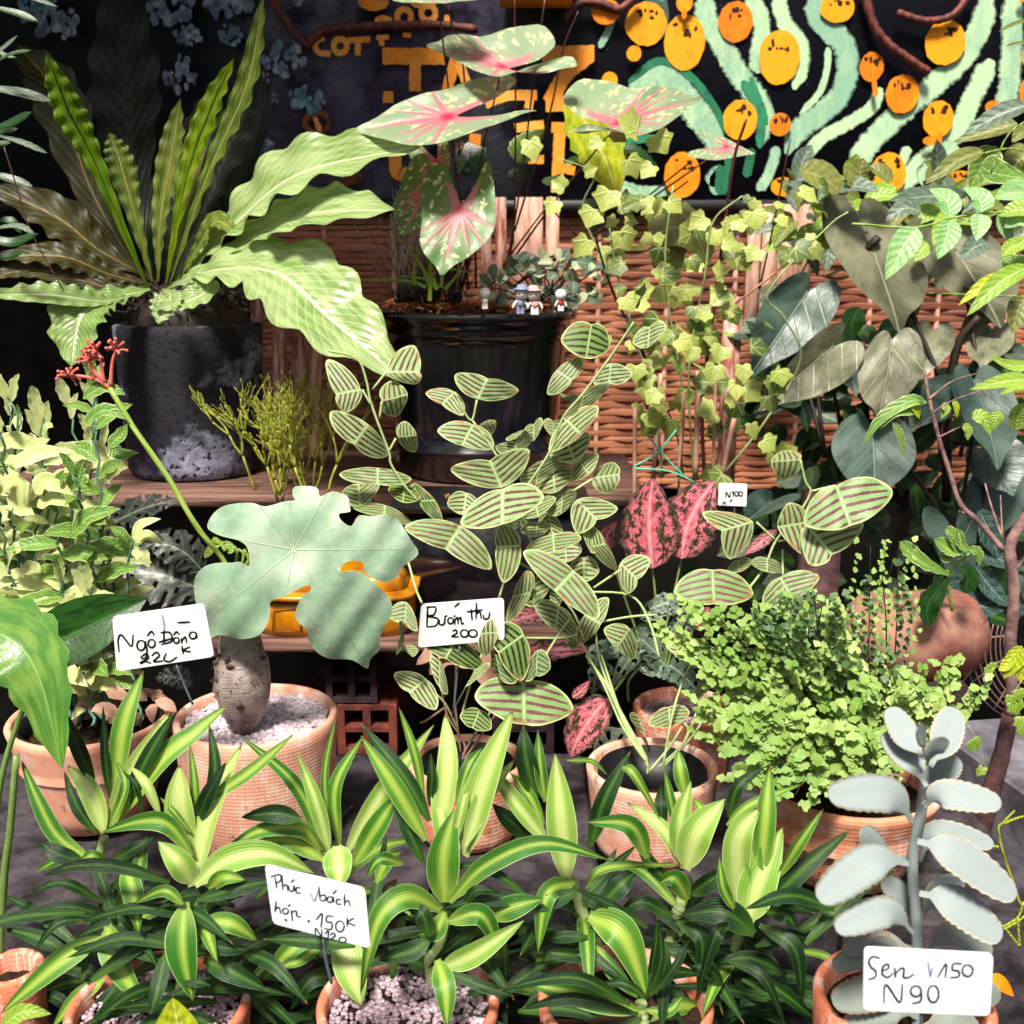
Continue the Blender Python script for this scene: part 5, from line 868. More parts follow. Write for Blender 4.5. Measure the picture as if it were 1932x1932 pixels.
mb = MB()
for P in ([(1690,590),(1780,700),(1880,800)], [(1620,750),(1740,680),(1840,560)], [(1620,760),(1800,775),(1932,830)]): tube(mb, pts('E', P, 1.67), .0013, None, 5)
tag(mb.build('green_twine', 'twine'), 'mint green twine tied round the vine canes', 'twine')
vst = [([(1330,920),(1325,760),(1345,600),(1368,420),(1385,300),(1408,225)], 'stem_red', 8), ([(1250,900),(1235,760),(1200,640),(1165,520),(1150,430)], 'stem_pale', 5), ([(1280,920),(1290,760),(1265,600),(1255,480),(1270,350)], 'stem_pale', 5), ([(1310,920),(1300,700),(1330,520),(1345,420),(1400,370)], 'stem_pale', 5), ([(1360,900),(1440,800),(1510,680),(1480,600),(1450,550),(1560,430),(1600,400)], 'stem_pale', 5),
       ([(1240,880),(1225,700),(1160,560),(1130,470),(1115,400)], 'stem_dark', 6), ([(1150,520),(1100,400),(1120,330),(1060,300)], 'stem_pale', 4), ([(1350,600),(1430,540),(1500,480),(1520,430)], 'cane', 5), ([(1290,900),(1270,800),(1180,600)], 'stem_red', 4)]
gm, dm = MB(), MB()
for P, mt, w in vst:
    mb = MB(); Q = [W(x, y, 1.72+.1*(1-i/len(P))) for i, (x, y) in enumerate(P)]; tube(mb, Q, px(w/2, 700, 1.7), px(w/3, 700, 1.7), 6, 30); mb.build('stem', mt, t)
for i in range(160):
    z = [(1150,1250,380,560,34), (1180,1420,540,780,90), (1340,1560,340,500,40), (1040,1240,240,460,26), (1340,1480,560,900,26), (1150,1300,600,800,36), (1200,1420,420,600,40)]; q = random.choices(z, [e[4] for e in z])[0]; p = W(R(q[0], q[1]), R(q[2], q[3]), R(1.62, 1.85))
    vleaf(gm if random.random() < .68 else dm, p, V((R(-.8, .8), R(-.5, .1), R(-1, .5))).normalized(), V((R(-.5, .5), -1, R(.1, 1))).normalized(), R(.013, .034))
gm.build('foliage', 'vine_leaf', t); dm.build('foliage', 'vine_leaf_dark', t); mb = MB()
for x, y, s in ((1440,830,.03),(1470,700,.03),(1400,690,.035),(1490,860,.025),(1310,655,.03),(1280,640,.03),(1240,620,.03),(1350,690,.035),(1200,690,.03),(1240,740,.03),(1150,360,.04),(1000,265,.04),(1050,380,.03),(1260,380,.032),(1330,410,.035),(1420,400,.035),(1180,560,.03),(1120,395,.035),(1430,470,.03),(1390,720,.035)): vleaf(mb, W(x, y, 1.62), V((R(-.9, .9), -.3, -.6)).normalized(), V((R(-.3, .3), -1, .5)).normalized(), s*.75)
mb.build('foliage', 'vine_leaf', t)
for k, P, w, mt in (('B', [(1290,480),(1400,700),(1480,850),(1530,1030)], 300, 'yellow_leaf'), ('B', [(1560,770),(1640,790),(1740,860)], 70, 'dark_gloss'), ('B', [(1010,840),(1060,760),(1160,670)], 160, 'green_leaf'), ('B', [(960,920),(1040,900),(1100,860)], 90, 'dark_gloss'), ('B', [(1450,1180),(1400,1100),(1500,1010)], 140, 'dark_gloss'), ('B', [(1140,940),(1200,940),(1240,900)], 60, 'mint_leaf'),
                    ('B', [(1260,850),(1330,830),(1410,850)], 50, 'mint_leaf'), ('B', [(820,900),(760,830),(700,900)], 200, 'dark_gloss'), ('C', [(-20,1240),(120,1180),(230,1230),(300,1380)], 280, 'olive_leaf'), ('C', [(60,1440),(120,1300),(200,1260)], 200, 'olive_leaf'), ('C', [(370,1300),(450,1350),(520,1400)], 150, 'olive_leaf'), ('C', [(770,880),(900,930),(995,1010)], 190, 'olive_leaf'), ('C', [(1100,970),(1060,880),(1000,820)], 0, 'olive_leaf'), ('C', [(1095,975),(1080,900),(1100,820)], 180, 'olive_leaf')):
    if w: leaf(t, mt, k, P, w, 1.97, 0, 'ovate', nl=14, nw=3, wav=.03, fold=.2)
# ------------------------------------------------------------------ dark heart leaved philodendron
HO = [(0,1.1),(.16,.82),(.40,.5),(.56,.12),(.58,-.2),(.46,-.46),(.26,-.54),(.10,-.42),(0,-.24)]; HOO = smooth_outline(HO + [(-x, y) for x, y in HO[-2:0:-1]], 3)
t = thing('heart_leaf_philodendron', 'dusky philodendron with large heart shaped leaves climbing behind the right side', 'plant', W(1700, 1150, 1.9))
def heart(k, o, tip, l, r, Y, mat, root):
    O, T_ = W(*c(k, *o), Y), W(*c(k, *tip), Y-.07); A, B_ = W(*c(k, *l), Y-.01), W(*c(k, *r), Y-.01); ay = T_-O; L = ay.length; n_ = V((0, -1, .3)).normalized()
    def fn(x, y, g): return O+ay*(y/1.1)+((B_-O)*(x/.58) if x > 0 else (A-O)*(-x/.58))+n_*(L*(.16*abs(x)-.15*y*abs(y)+.015*math.sin(9*y)*g))
    mb = MB(); star(mb, HOO, fn, 6, cen=(0, 0), us=.45); lf = mb.build('leaf', mat, t); mb = MB(); rp = W(*c('F', *root), 1.95); tube(mb, [O, O.lerp(rp, .5)+V((.01, .02, .01)), rp], .0025, .004, 6, 10); mb.build('stalk', 'stem_dark', t)
def heartmat(name, h1, h2, rb):
    m = Mat(name); u, v = m.uv(); r, rr = m.rnd(); x = (u-.5)*2; y = (v-.5)*2; a = x.abs(); f = (((y - a*.7)*4.2).fract()-.5).abs(); n = m.noise(5, m.xyz(u, v, r*9), 4); vn = (1-a.gt(.012, .008)).mx((1-f.gt(.02, .04))*.16)
    col = m.mix(n.gt(.5, .2), hx(h1), hx(h2)); col = m.mix(vn*.7, col, hx(rb)); M[name] = m.done(col, .36, .12, n+vn, .002, .5)
heartmat('heart_a', '#85846a', '#51553f', '#b0b394'); heartmat('heart_b', '#556a60', '#2c4036', '#8aa398')
for a in (('C', (1110,1200), (1320,1700), (915,1300), (1400,1400), 2.0, 'heart_a', (1500,300)), ('C', (1570,1290), (1850,1680), (1370,1380), (1860,1370), 2.02, 'heart_a', (1700,300)), ('C', (880,1850), (570,2120), (800,1780), (985,1990), 1.86, 'heart_a', (1000,700)), ('C', (1240,1830), (1200,2170), (1060,1960), (1395,1920), 1.88, 'heart_a', (1300,600)),
          ('C', (760,1590), (520,1950), (560,1600), (900,1700), 2.0, 'heart_b', (900,700)), ('F', (1150,600), (1180,930), (930,690), (1360,680), 1.86, 'heart_b', (1500,1000)), ('F', (1700,380), (1830,760), (1570,440), (1890,450), 1.9, 'heart_b', (1600,1000)), ('C', (1450,1760), (1420,1960), (1330,1760), (1560,1790), 2.0, 'heart_a', (1500,700)), ('C', (1760,1740), (1730,1900), (1620,1800), (1870,1780), 2.0, 'heart_a', (1600,700)),
          ('F', (1740,700), (1900,900), (1660,800), (1932,660), 1.95, 'heart_b', (1700,1100)), ('F', (1750,850), (1600,1200), (1600,900), (1900,1000), 1.98, 'heart_b', (1700,1100)), ('F', (600,950), (480,1050), (500,900), (740,930), 1.8, 'heart_b', (600,1200)), ('C', (1560,2050), (1420,2200), (1400,2000), (1560,2150), 1.92, 'heart_b', (1500,700)), ('F', (1450,1150), (1650,1500), (1560,1100), (1800,1400), 1.6, 'heart_b', (1600,1300)),
          ('F', (1000,150), (1080,380), (880,200), (1100,150), 2.05, 'heart_b', (1200,600)), ('C', (640,1560), (960,1640), (800,1500), (760,1660), 2.05, 'heart_a', (900,700))): heart(*a)
leaf(t, 'dark_gloss', 'C', [(1080,1590),(1040,1680),(1040,1770)], 120, 1.95, 0, 'ovate', nl=10)
for P in ([(1410,1520),(1330,1620),(1290,1900),(1330,2400)], [(1700,1640),(1590,1790),(1540,2100),(1530,2600)], [(1180,1230),(1000,1400)]): stem(t, 'stem_dark', 'C', P, 40, 1.98, .03, 50, 'stalk')
mb = MB()
for i in range(230):
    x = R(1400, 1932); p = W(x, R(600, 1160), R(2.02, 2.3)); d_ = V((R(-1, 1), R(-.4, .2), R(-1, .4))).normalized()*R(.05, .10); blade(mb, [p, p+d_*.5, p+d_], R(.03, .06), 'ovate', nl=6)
mb.build('dark_fill_foliage', 'dracaena_old', t)  # dark leaves added as back fill to darken the right side
t = thing('olive_climber', 'loose olive and yellow green climber leaves hanging over the screen at the upper right', 'climber', W(1700, 600, 2.2)); o1, o2, o3_ = MB(), MB(), MB()
for i in range(130):
    x = R(1480, 1930); y = R(330, 480)+max(0, (x-1650)*.5)*random.random(); p = W(x, y, R(1.95, 2.35)); d_ = V((R(-1, .6), R(-.6, .1), R(-.9, .5))).normalized()*R(.04, .085); blade((o1, o2, o3_)[i % 3], [p, p+d_*.5+V((0, 0, .006)), p+d_], R(.022, .045), 'ovate', nl=8, nw=2, fold=.3, wav=.03)
for q, mt in ((o1, 'olive_leaf'), (o2, 'lime_leaf'), (o3_, 'grey_leaf')): q.build('foliage', mt, t)
for P in ([(1480,480),(1600,420),(1750,440),(1950,380)], [(1560,520),(1700,470),(1940,500)], [(1500,600),(1520,500),(1600,440)]): mb = MB(); tube(mb, [W(x, y, 2.1) for x, y in P], .0022, .0016, 6, 20); mb.build('stem', 'stem_pale', t)
# ------------------------------------------------------------------ feathered tree at the right edge
t = thing('feather_leaved_tree', 'young tree with pale green feathered leaves reaching in from the upper right edge', 'tree', W(2010, 900, 1.5))
for k, P, w, mt, Y in (('C', [(1380,1180),(1300,1290),(1215,1450)],150,'mint_leaf',1.5), ('C', [(1550,1140),(1530,1230),(1485,1345)],130,'mint_leaf',1.5), ('C', [(1550,1130),(1530,1040),(1440,980)],130,'mint_leaf',1.52), ('C', [(1710,1110),(1700,1170),(1685,1250)],110,'mint_leaf',1.5), ('C', [(1715,1100),(1700,1030),(1620,975)],130,'mint_leaf',1.5), ('C', [(1800,1100),(1830,1180),(1870,1260)],120,'mint_leaf',1.52),
                       ('C', [(1960,1380),(1800,1470),(1635,1640)],110,'lime_leaf',1.4), ('C', [(1840,1420),(1720,1480),(1590,1585)],70,'yellow_leaf',1.42), ('C', [(1400,1100),(1310,1080),(1215,1145)],110,'grey_leaf',1.6), ('C', [(1720,780),(1580,840),(1420,955)],105,'olive_leaf',1.6), ('C', [(1960,540),(1800,600),(1620,695)],120,'grey_leaf',1.62), ('C', [(1900,640),(1760,680),(1560,740)],110,'olive_leaf',1.66),
                       ('C', [(1700,860),(1780,900),(1960,930)],190,'green_leaf',1.6), ('C', [(1790,760),(1720,860),(1650,980)],160,'green_leaf',1.64), ('C', [(1960,1240),(1860,1290),(1820,1330)],90,'lime_leaf',1.45), ('C', [(1820,1330),(1870,1370),(1960,1330)],120,'green_leaf',1.47), ('C', [(1960,100),(1870,130),(1800,165)],26,'olive_leaf',1.5), ('C', [(1980,220),(1900,225),(1835,240)],24,'olive_leaf',1.5), ('C', [(1980,1000),(1880,1000),(1780,1030)],150,'mint_leaf',1.55), ('C', [(1990,1100),(1890,1090),(1800,1120)],110,'lime_leaf',1.5),
                       ('C', [(1980,1160),(1900,1140),(1830,1180)],110,'mint_leaf',1.5), ('C', [(1640,1010),(1420,1020),(1230,1040)],120,'grey_leaf',1.68), ('C', [(1980,800),(1900,840),(1860,960)],170,'olive_leaf',1.66), ('C', [(1940,1540),(1900,1620),(1870,1730)],130,'olive_leaf',1.5), ('F', [(1980,230),(1860,230),(1745,178)],70,'lime_leaf',1.4), ('F', [(1980,300),(1840,310),(1650,352)],90,'lime_leaf',1.38), ('F', [(1980,330),(1900,340),(1800,380)],60,'lime_leaf',1.4),
                       ('F', [(1890,560),(1910,480),(1960,420)],110,'lime_leaf',1.4), ('C', [(1980,700),(1920,690),(1870,740)],90,'olive_leaf',1.6)):
    leaf(t, mt, k, P, w, Y, R(-.02, .02), 'ovate', nl=14, nw=3, fold=.3)
for k, P, w in (('C', [(1990,1080),(1800,1100),(1560,1130),(1370,1180),(1040,1160)], 12), ('C', [(2000,1540),(1700,1530),(1440,1520)], 8), ('C', [(1990,800),(1860,770),(1700,800)], 9), ('C', [(1990,600),(1850,700),(1760,900)], 9)): stem(t, 'lime_leaf', k, P, w, 1.52, nm='leaf_stalk')
stem(t, 'bark', 'F', [(2050,-400),(2060,400),(2080,1900)], 60, 1.55, nm='trunk', knob=.05)
# ------------------------------------------------------------------ thin brown trunk with bare twigs, wire basket, other right hand plants
t = thing('brown_sapling', 'sapling with knobbly brown trunk and thin bare branches at the right edge', 'tree', W(1855, 1570, 1.25))
stem(t, 'bark_dark', 'I', [(1680,1060),(1740,800),(1810,560),(1860,330)], 110, 1.22, 0, 84, 'trunk', n=12, knob=.05); stem(t, 'bark', 'F', [(1865,2040),(1870,1900),(1860,1700),(1880,1400),(1860,1180),(1910,1060),(1990,960)], 66, 1.22, 0, 56, 'limb', .07, 10)
for P, w in (([(1830,1190),(1700,1040),(1600,940),(1540,760),(1490,600),(1440,400),(1415,250)],32), ([(1440,400),(1560,310),(1700,265)],14), ([(1490,600),(1600,545)],12), ([(1460,470),(1560,410),(1700,360)],12), ([(1820,1120),(1770,980),(1730,840)],16), ([(1820,1110),(1810,900)],12), ([(1620,990),(1590,985)],12), ([(1880,1290),(1930,1230),(1990,1150)],30)): stem(t, 'bark', 'F', P, w, 1.24, .04, w*.6, 'twig', .1)
for P, w, mt in (([(1610,545),(1640,560),(1640,615)],60,'lime_leaf'), ([(1660,500),(1720,500),(1760,590)],90,'lime_leaf'), ([(1820,470),(1790,500),(1770,560)],70,'lime_leaf'), ([(1560,410),(1580,440),(1585,500)],40,'yellow_leaf'), ([(1500,440),(1530,450),(1500,505)],50,'lime_leaf'), ([(1340,440),(1370,450),(1390,505)],60,'yellow_leaf'), ([(1430,420),(1340,410),(1190,500),(1095,640)],70,'green_leaf'), ([(1250,520),(1290,590),(1315,695)],46,'green_leaf'), ([(1380,470),(1260,470),(1180,560)],60,'green_leaf')): leaf(t, mt, 'F', P, w, 1.3, 0, 'ovate', nl=8)
for k, P, w in (('F', [(1920,1680),(1880,1760),(1830,1850)],100), ('F', [(1960,1690),(1930,1780),(1910,1870)],110), ('F', [(1900,1700),(1840,1780),(1800,1810)],60)): leaf(t, 'yellow_leaf', k, P, w, 1.15, 0, 'ovate', nl=10, nm='yellow_leaf')
t = thing('wire_basket', 'rusty wire basket of curved rods in the shadow behind the brown trunk', 'basket', W(1930, 1320, 1.36)); ce = W(1960, 1190, 1.40)
for i in range(12):
    mb = MB(); r_ = px(45+i*9, 1200, 1.4); Q = [ce+V((-math.cos(a)*r_, -.03*math.sin(i*.26), -math.sin(a)*r_*1.25)) for a in [(-.2+j*.14) for j in range(11)]]; tube(mb, Q, .0009, None, 5, 20); mb.build('wire_rod', 'wire', t)
for a in (.1, .6, 1.05): mb = MB(); tube(mb, [ce+V((-math.cos(a)*px(q, 1200, 1.4), -.004, -math.sin(a)*px(q, 1200, 1.4)*1.25)) for q in (45, 144)], .0014, None, 5, 4); mb.build('cross_wire', 'wire', t)
t = thing('oval_leaf_shrub', 'small shrub with oblong folded dark green leaves above the pinkish rock', 'shrub', W(1790, 1180, 1.35))
for P, w in (([(1540,1310),(1420,1260),(1330,1190),(1285,1140)],90), ([(1540,1320),(1480,1400),(1430,1480),(1440,1580)],120), ([(1600,1280),(1640,1320),(1630,1410)],110), ([(1610,1200),(1540,1180),(1465,1130)],90), ([(1600,1230),(1560,1110),(1520,1080)],70), ([(1660,1200),(1600,1150),(1590,1070)],60), ([(1560,1230),(1520,1230),(1500,1210)],50), ([(1700,1260),(1690,1200),(1640,1180)],60)): leaf(t, 'green_leaf' if w < 100 else 'dark_gloss', 'F', P, w, 1.33, 0, 'blunt', nl=12, fold=.4, wav=.02)
stem(t, 'lime_leaf', 'F', [(1680,1180),(1540,1310),(1560,1500)], 16, 1.34)
t = thing('rubber_plant', 'plant with smooth oblong blue green leaves behind the brown trunk', 'plant', W(1860, 1250, 1.42))
for P, w in (([(1690,1200),(1800,1230),(1960,1290)],110), ([(1680,1270),(1760,1380),(1860,1480)],130), ([(1700,980),(1760,1100),(1800,1230)],160), ([(1500,1330),(1640,1450),(1830,1500)],190), ([(1900,1300),(1960,1400),(1980,1500)],120), ([(1880,1540),(1920,1440),(1960,1400)],110)): leaf(t, 'heart_blue', 'F', P, w, 1.45, 0, 'lance', nl=12, nw=3)
stem(t, 'stem_dark', 'F', [(1700,1000),(1690,1300),(1720,1560)], 16, 1.46)
t = thing('forked_shoot', 'bright yellow green forked shoot at the right edge beside the silver succulent', 'plant', W(1925, 1790, .8))
stem(t, 'stem_green', 'I', [(1990,1330),(2010,1600),(1990,1950),(1980,2300)], 20, .8, 0, 26, 'stem')
for P in ([(2000,1100),(1930,1320),(1870,1180),(1820,1030),(1800,920),(1820,890)], [(1820,895),(1850,860),(1885,825)], [(1825,895),(1880,870),(1932,855)], [(1800,1015),(1760,1005),(1728,985)], [(1930,1300),(1900,1380),(1820,1430)], [(1820,1425),(1750,1412),(1695,1410)], [(1810,1410),(1770,1380),(1738,1350)], [(1830,1430),(1870,1480),(1910,1530)], [(1900,1380),(1905,1460),(1912,1535)], [(1830,1440),(1900,1400),(1990,1330)]): stem(t, 'yellow_leaf', 'I', P, 15, .8, 0, 12, 'shoot')
t = thing('trailing_vine', 'loose lime green lobed leaves trailing over the grey stone slabs', 'vine', W(1920, 1290, 1.1)); mb = MB()
for x, y, s in ((1660,460,.018),(1720,600,.016),(1760,80,.014),(1740,100,.012),(1880,260,.02),(1900,200,.018),(1860,230,.016),(1920,340,.02),(1925,380,.018),(1770,60,.012)):
    p = W(*c('I', x, y), 1.08); vleaf(mb, p, V((R(-.6, .6), -.2, -.8)).normalized(), V((0, -1, .4)).normalized(), s*.7)
mb.build('foliage', 'lime_leaf', t); stem(t, 'stem_pale', 'I', [(1640,380),(1700,480),(1725,600)], 5, 1.09); stem(t, 'stem_pale', 'I', [(1960,100),(1880,230),(1925,360)], 5, 1.09)
# ------------------------------------------------------------------ dracaenas of the front row
GR = 'variegated dracaenas in the front row'
def dracaena(label, k, base, Y, lv, stems, seed=1, nfill=9):
    bx, by = c(k, *base); fz = W(bx, by, Y); t = thing('dracaena', label, 'plant', V((fz.x, Y, ZF+.06)), GR); random.seed(seed)
    for i, (kk, P, w, mt) in enumerate(lv):
        y0, y1 = c(kk, *P[0])[1], c(kk, *P[-1])[1]; dn = (y1-y0)/180; dY = -.035*dn if dn > 0 else .018*(-dn); dY += R(-.015, .015); off = -.0025*i
        Q = []; n = len(P)-1
        for j, q in enumerate(P): s_ = j/n; X_, Y_ = c(kk, *q); Q.append(W(X_, Y_, Y+off+dY*s_-.006*math.sin(math.pi*s_)))
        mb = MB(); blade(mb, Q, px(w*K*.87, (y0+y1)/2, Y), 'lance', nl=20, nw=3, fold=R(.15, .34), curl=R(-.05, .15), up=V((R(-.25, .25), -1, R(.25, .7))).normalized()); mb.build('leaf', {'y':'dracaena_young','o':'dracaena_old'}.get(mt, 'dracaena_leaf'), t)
    for kk, P, w in stems: mb = MB(); Q = pts(kk, P, Y+.012); r = px(w*K/2, 1700, Y); tube(mb, Q, r, r*1.1, 8, 26, .10); mb.build('cane', 'stem_pale', t)
    kk, P, w = stems[0]; x0, y0 = c(kk, *P[0]); x1, y1 = c(kk, *P[-1])
    for i in range(nfill):                                      # older leaves down the cane
        s_ = .25+.95*i/nfill; a = i*2.4+seed; p = W(x0+(x1-x0)*s_, y0+(max(y1, y0+250)-y0)*s_, Y+.02); L = R(.08, .125); d_ = V((math.cos(a), math.sin(a)*.8+.25, R(-.1, .35))); d_.normalize()
        mb = MB(); blade(mb, [p, p+d_*L*.5+V((0, 0, .008)), p+d_*L+V((0, 0, R(-.03, .0)))], R(.011, .017), 'lance', nl=14, nw=2, fold=.25); mb.build('leaf', 'dracaena_old' if i % 4 else 'dracaena_leaf', t)
dracaena('leftmost dracaena with long arching leaves before the smooth terracotta pot', 'G', (560,1400), .93, [('G',*q) for q in [([(490,700),(400,480),(300,265)],95,'o'), ([(600,720),(640,380),(745,100)],125,'g'), ([(570,760),(545,520),(535,280)],55,'o'), ([(600,900),(760,560),(910,305)],90,'o'), ([(570,900),(690,620),(885,305)],130,'y'), ([(600,890),(840,560),(1010,420),(1185,272)],125,'g'),
  ([(500,940),(400,800),(332,620)],80,'o'), ([(540,940),(470,730),(350,590)],125,'y'), ([(570,910),(650,700),(600,560)],60,'g'), ([(470,1080),(300,960),(190,760),(110,560)],100,'g'), ([(430,1090),(300,1050),(200,985)],100,'o'), ([(530,1300),(330,1200),(145,1255)],60,'o'), ([(590,1080),(700,1020),(800,960)],70,'o'), ([(560,1420),(600,1600),(770,1875)],150,'g'), ([(520,1480),(300,1620),(0,1880)],130,'g'), ([(540,1700),(400,1800),(270,1950)],90,'g'), ([(640,1690),(520,1840),(420,1950)],80,'o'), ([(500,1390),(300,1410),(170,1570)],50,'o'), ([(650,1100),(690,1250),(720,1460)],120,'g'),
  ([(560,1100),(480,1060),(420,1080)],70,'g'), ([(600,1380),(700,1180),(760,960)],110,'g')]], [('G', [(540,960),(520,1080),(545,1250),(600,1420),(640,1700)], 46)], 3)
dracaena('dracaena with a cream folded leaf and one broad hanging leaf, left of the tilted tag', 'G', (1000,1180), .88, [('G',*q) for q in [([(1060,900),(1115,620),(1085,375)],80,'o'), ([(1010,950),(1010,700),(985,480)],60,'g'), ([(1060,780),(1300,620),(1525,428)],80,'g'), ([(1000,930),(1080,740),(1175,570)],90,'o'), ([(975,1040),(928,800),(930,585)],165,'y'), ([(830,850),(760,690),(670,590)],60,'y'), ([(740,850),(710,700),(630,615)],35,'o'), ([(990,940),(900,830),(828,755)],40,'g'),
  ([(1010,1190),(1080,850),(1258,475)],160,'y'), ([(1000,1060),(880,900),(740,880),(520,940)],120,'g'), ([(1000,1200),(930,1090),(820,985)],150,'y'), ([(1010,1210),(1180,1080),(1400,1050),(1630,1150)],160,'y'), ([(1080,1230),(1160,1170),(1275,1185)],90,'g'), ([(1020,1290),(1250,1220),(1430,1190)],95,'o'), ([(880,1200),(640,1120),(400,1110),(225,1165)],80,'o'), ([(960,1300),(950,1550),(1000,1812)],195,'g'), ([(1050,1400),(1200,1410),(1335,1500)],110,'g'), ([(1060,1600),(1200,1660),(1395,1762)],120,'o'),
  ([(950,1310),(850,1240),(690,1310)],70,'g'), ([(900,1640),(1000,1700),(1090,1735)],80,'o'), ([(860,1560),(820,1740),(780,1880)],90,'o'), ([(1050,1520),(1180,1540),(1300,1545)],80,'o')]], [('G', [(1000,1200),(985,1330),(950,1500),(930,1800)], 46)], 5)
dracaena('dracaena with near white upright leaves standing right behind the tilted tag', 'G', (1720,1050), .92, [('G',*q) for q in [([(1720,1010),(1685,650),(1745,325)],50,'g'), ([(1760,1010),(1740,700),(1885,435)],90,'g'), ([(1790,1050),(1990,720),(2250,380)],120,'y'), ([(1830,1110),(1960,900),(2080,720)],130,'g'), ([(1690,1050),(1540,700),(1245,435)],90,'g'), ([(1670,1030),(1560,920),(1350,930),(1140,1045)],100,'g'), ([(1680,1080),(1480,970),(1310,1010)],115,'g'), ([(1710,1040),(1640,780),(1540,520)],95,'y'), ([(1750,1010),(1755,1120),(1760,1230)],170,'y'),
  ([(1640,1450),(1500,1560),(1358,1712)],120,'g'), ([(1800,1690),(1620,1700),(1505,1860)],100,'o'), ([(1730,1790),(1740,1860),(1740,1960)],130,'g'), ([(1770,1440),(1820,1650),(1875,1838)],185,'y'), ([(1560,870),(1430,840),(1250,860)],110,'o'), ([(1950,1200),(2010,1080),(2080,1040)],90,'g'), ([(1690,1500),(1560,1600),(1440,1640)],60,'g')]], [('G', [(1730,1040),(1740,1200),(1760,1400),(1760,1700)], 56)], 7)
dracaena('tall central dracaena with upright pale leaves and a broad pointed front leaf', 'H', (640,1290), .88, [('H',*q) for q in [([(530,760),(480,520),(398,285)],60,'g'), ([(560,800),(572,650),(565,530)],60,'o'), ([(560,880),(420,640),(205,375)],110,'o'), ([(530,1100),(440,900),(360,700)],90,'o'), ([(540,980),(380,700),(200,435)],120,'g'), ([(700,800),(760,600),(830,500)],80,'g'), ([(600,1000),(655,600),(640,320)],135,'y'), ([(740,1060),(830,700),(998,290)],190,'y'), ([(670,1050),(730,800),(768,640)],70,'y'), ([(655,1120),(620,850),(578,610)],115,'y'), ([(740,1010),(840,760),(1000,560)],115,'y'),
  ([(635,1300),(630,1060),(690,815)],195,'g'), ([(660,1300),(850,1110),(1150,995),(1490,1080)],120,'g'), ([(870,1380),(1000,1320),(1150,1285)],140,'g'), ([(620,1340),(440,1270),(290,1400),(200,1780)],140,'g'), ([(730,1340),(800,1240),(930,1250)],60,'o'), ([(640,1350),(590,1450),(500,1470)],110,'g'), ([(650,1400),(830,1370),(930,1585)],120,'g'), ([(620,1640),(800,1560),(1050,1395)],135,'y'), ([(600,1600),(640,1750),(650,1950)],125,'g'), ([(560,1500),(450,1560),(285,1600)],110,'o'), ([(640,1660),(850,1740),(1000,1790)],70,'o'), ([(560,1480),(520,1360),(440,1330)],100,'o'), ([(420,1100),(300,1080),(230,1180)],70,'g')]],
  [('H', [(640,1280),(640,1400),(600,1550),(560,1620),(600,1900)], 58)], 9)
dracaena('dracaena with one broad upright pale leaf and a thick ringed cane, right of centre', 'H', (1310,1190), .90, [('H',*q) for q in [([(1110,760),(1060,560),(1045,385)],130,'o'), ([(1160,780),(1135,600),(1120,405)],80,'g'), ([(1150,900),(1070,740),(975,625)],70,'g'), ([(1080,970),(980,880),(885,790)],110,'o'), ([(1390,1010),(1470,760),(1602,515)],115,'o'), ([(1170,990),(1010,790),(845,560)],110,'y'), ([(1270,1190),(1240,860),(1210,530)],180,'y'), ([(1370,1230),(1480,1120),(1880,1105)],55,'g'), ([(1310,1190),(1170,1260),(1120,1560)],115,'g'), ([(1440,1320),(1550,1210),(1620,1150)],120,'o'),
  ([(1390,1370),(1560,1470),(1690,1800)],200,'g'), ([(1420,1530),(1520,1670),(1640,1800)],95,'g'), ([(1430,1600),(1270,1570),(1100,1560)],80,'o'), ([(1440,1250),(1560,1000),(1700,1080)],0,'o'), ([(1690,1070),(1600,900),(1375,885)],120,'g'), ([(1320,1240),(1180,1300),(1000,1320)],90,'o'), ([(1380,1480),(1240,1480),(1140,1500)],70,'o'), ([(1560,600),(1620,640),(1760,880)],60,'g'), ([(1270,565),(1400,570),(1480,640)],30,'g')] if q[1]], [('H', [(1300,1190),(1340,1320),(1420,1500),(1440,1620),(1500,1800)], 60)], 11)
dracaena('low glossy dracaena lying over dark leaves at the bottom right of centre', 'H', (1660,1830), .80, [('H',*q) for q in [([(1650,1870),(1350,1780),(1060,1720)],150,'g'), ([(1640,1880),(1300,1800),(1040,1855)],80,'o'), ([(1690,1800),(1560,1720),(1390,1745)],60,'o'), ([(1660,1900),(1560,1960),(1450,2020)],80,'o'), ([(1680,1860),(1800,1860),(1870,1790)],70,'g'), ([(1600,1830),(1300,1690),(900,1760)],80,'o'), ([(1680,1800),(1760,1600),(1740,1370)],50,'o'), ([(1700,1790),(1820,1650),(1910,1490)],50,'o')]], [('H', [(1655,1820),(1670,1950),(1680,2050)], 66)], 13, 8)
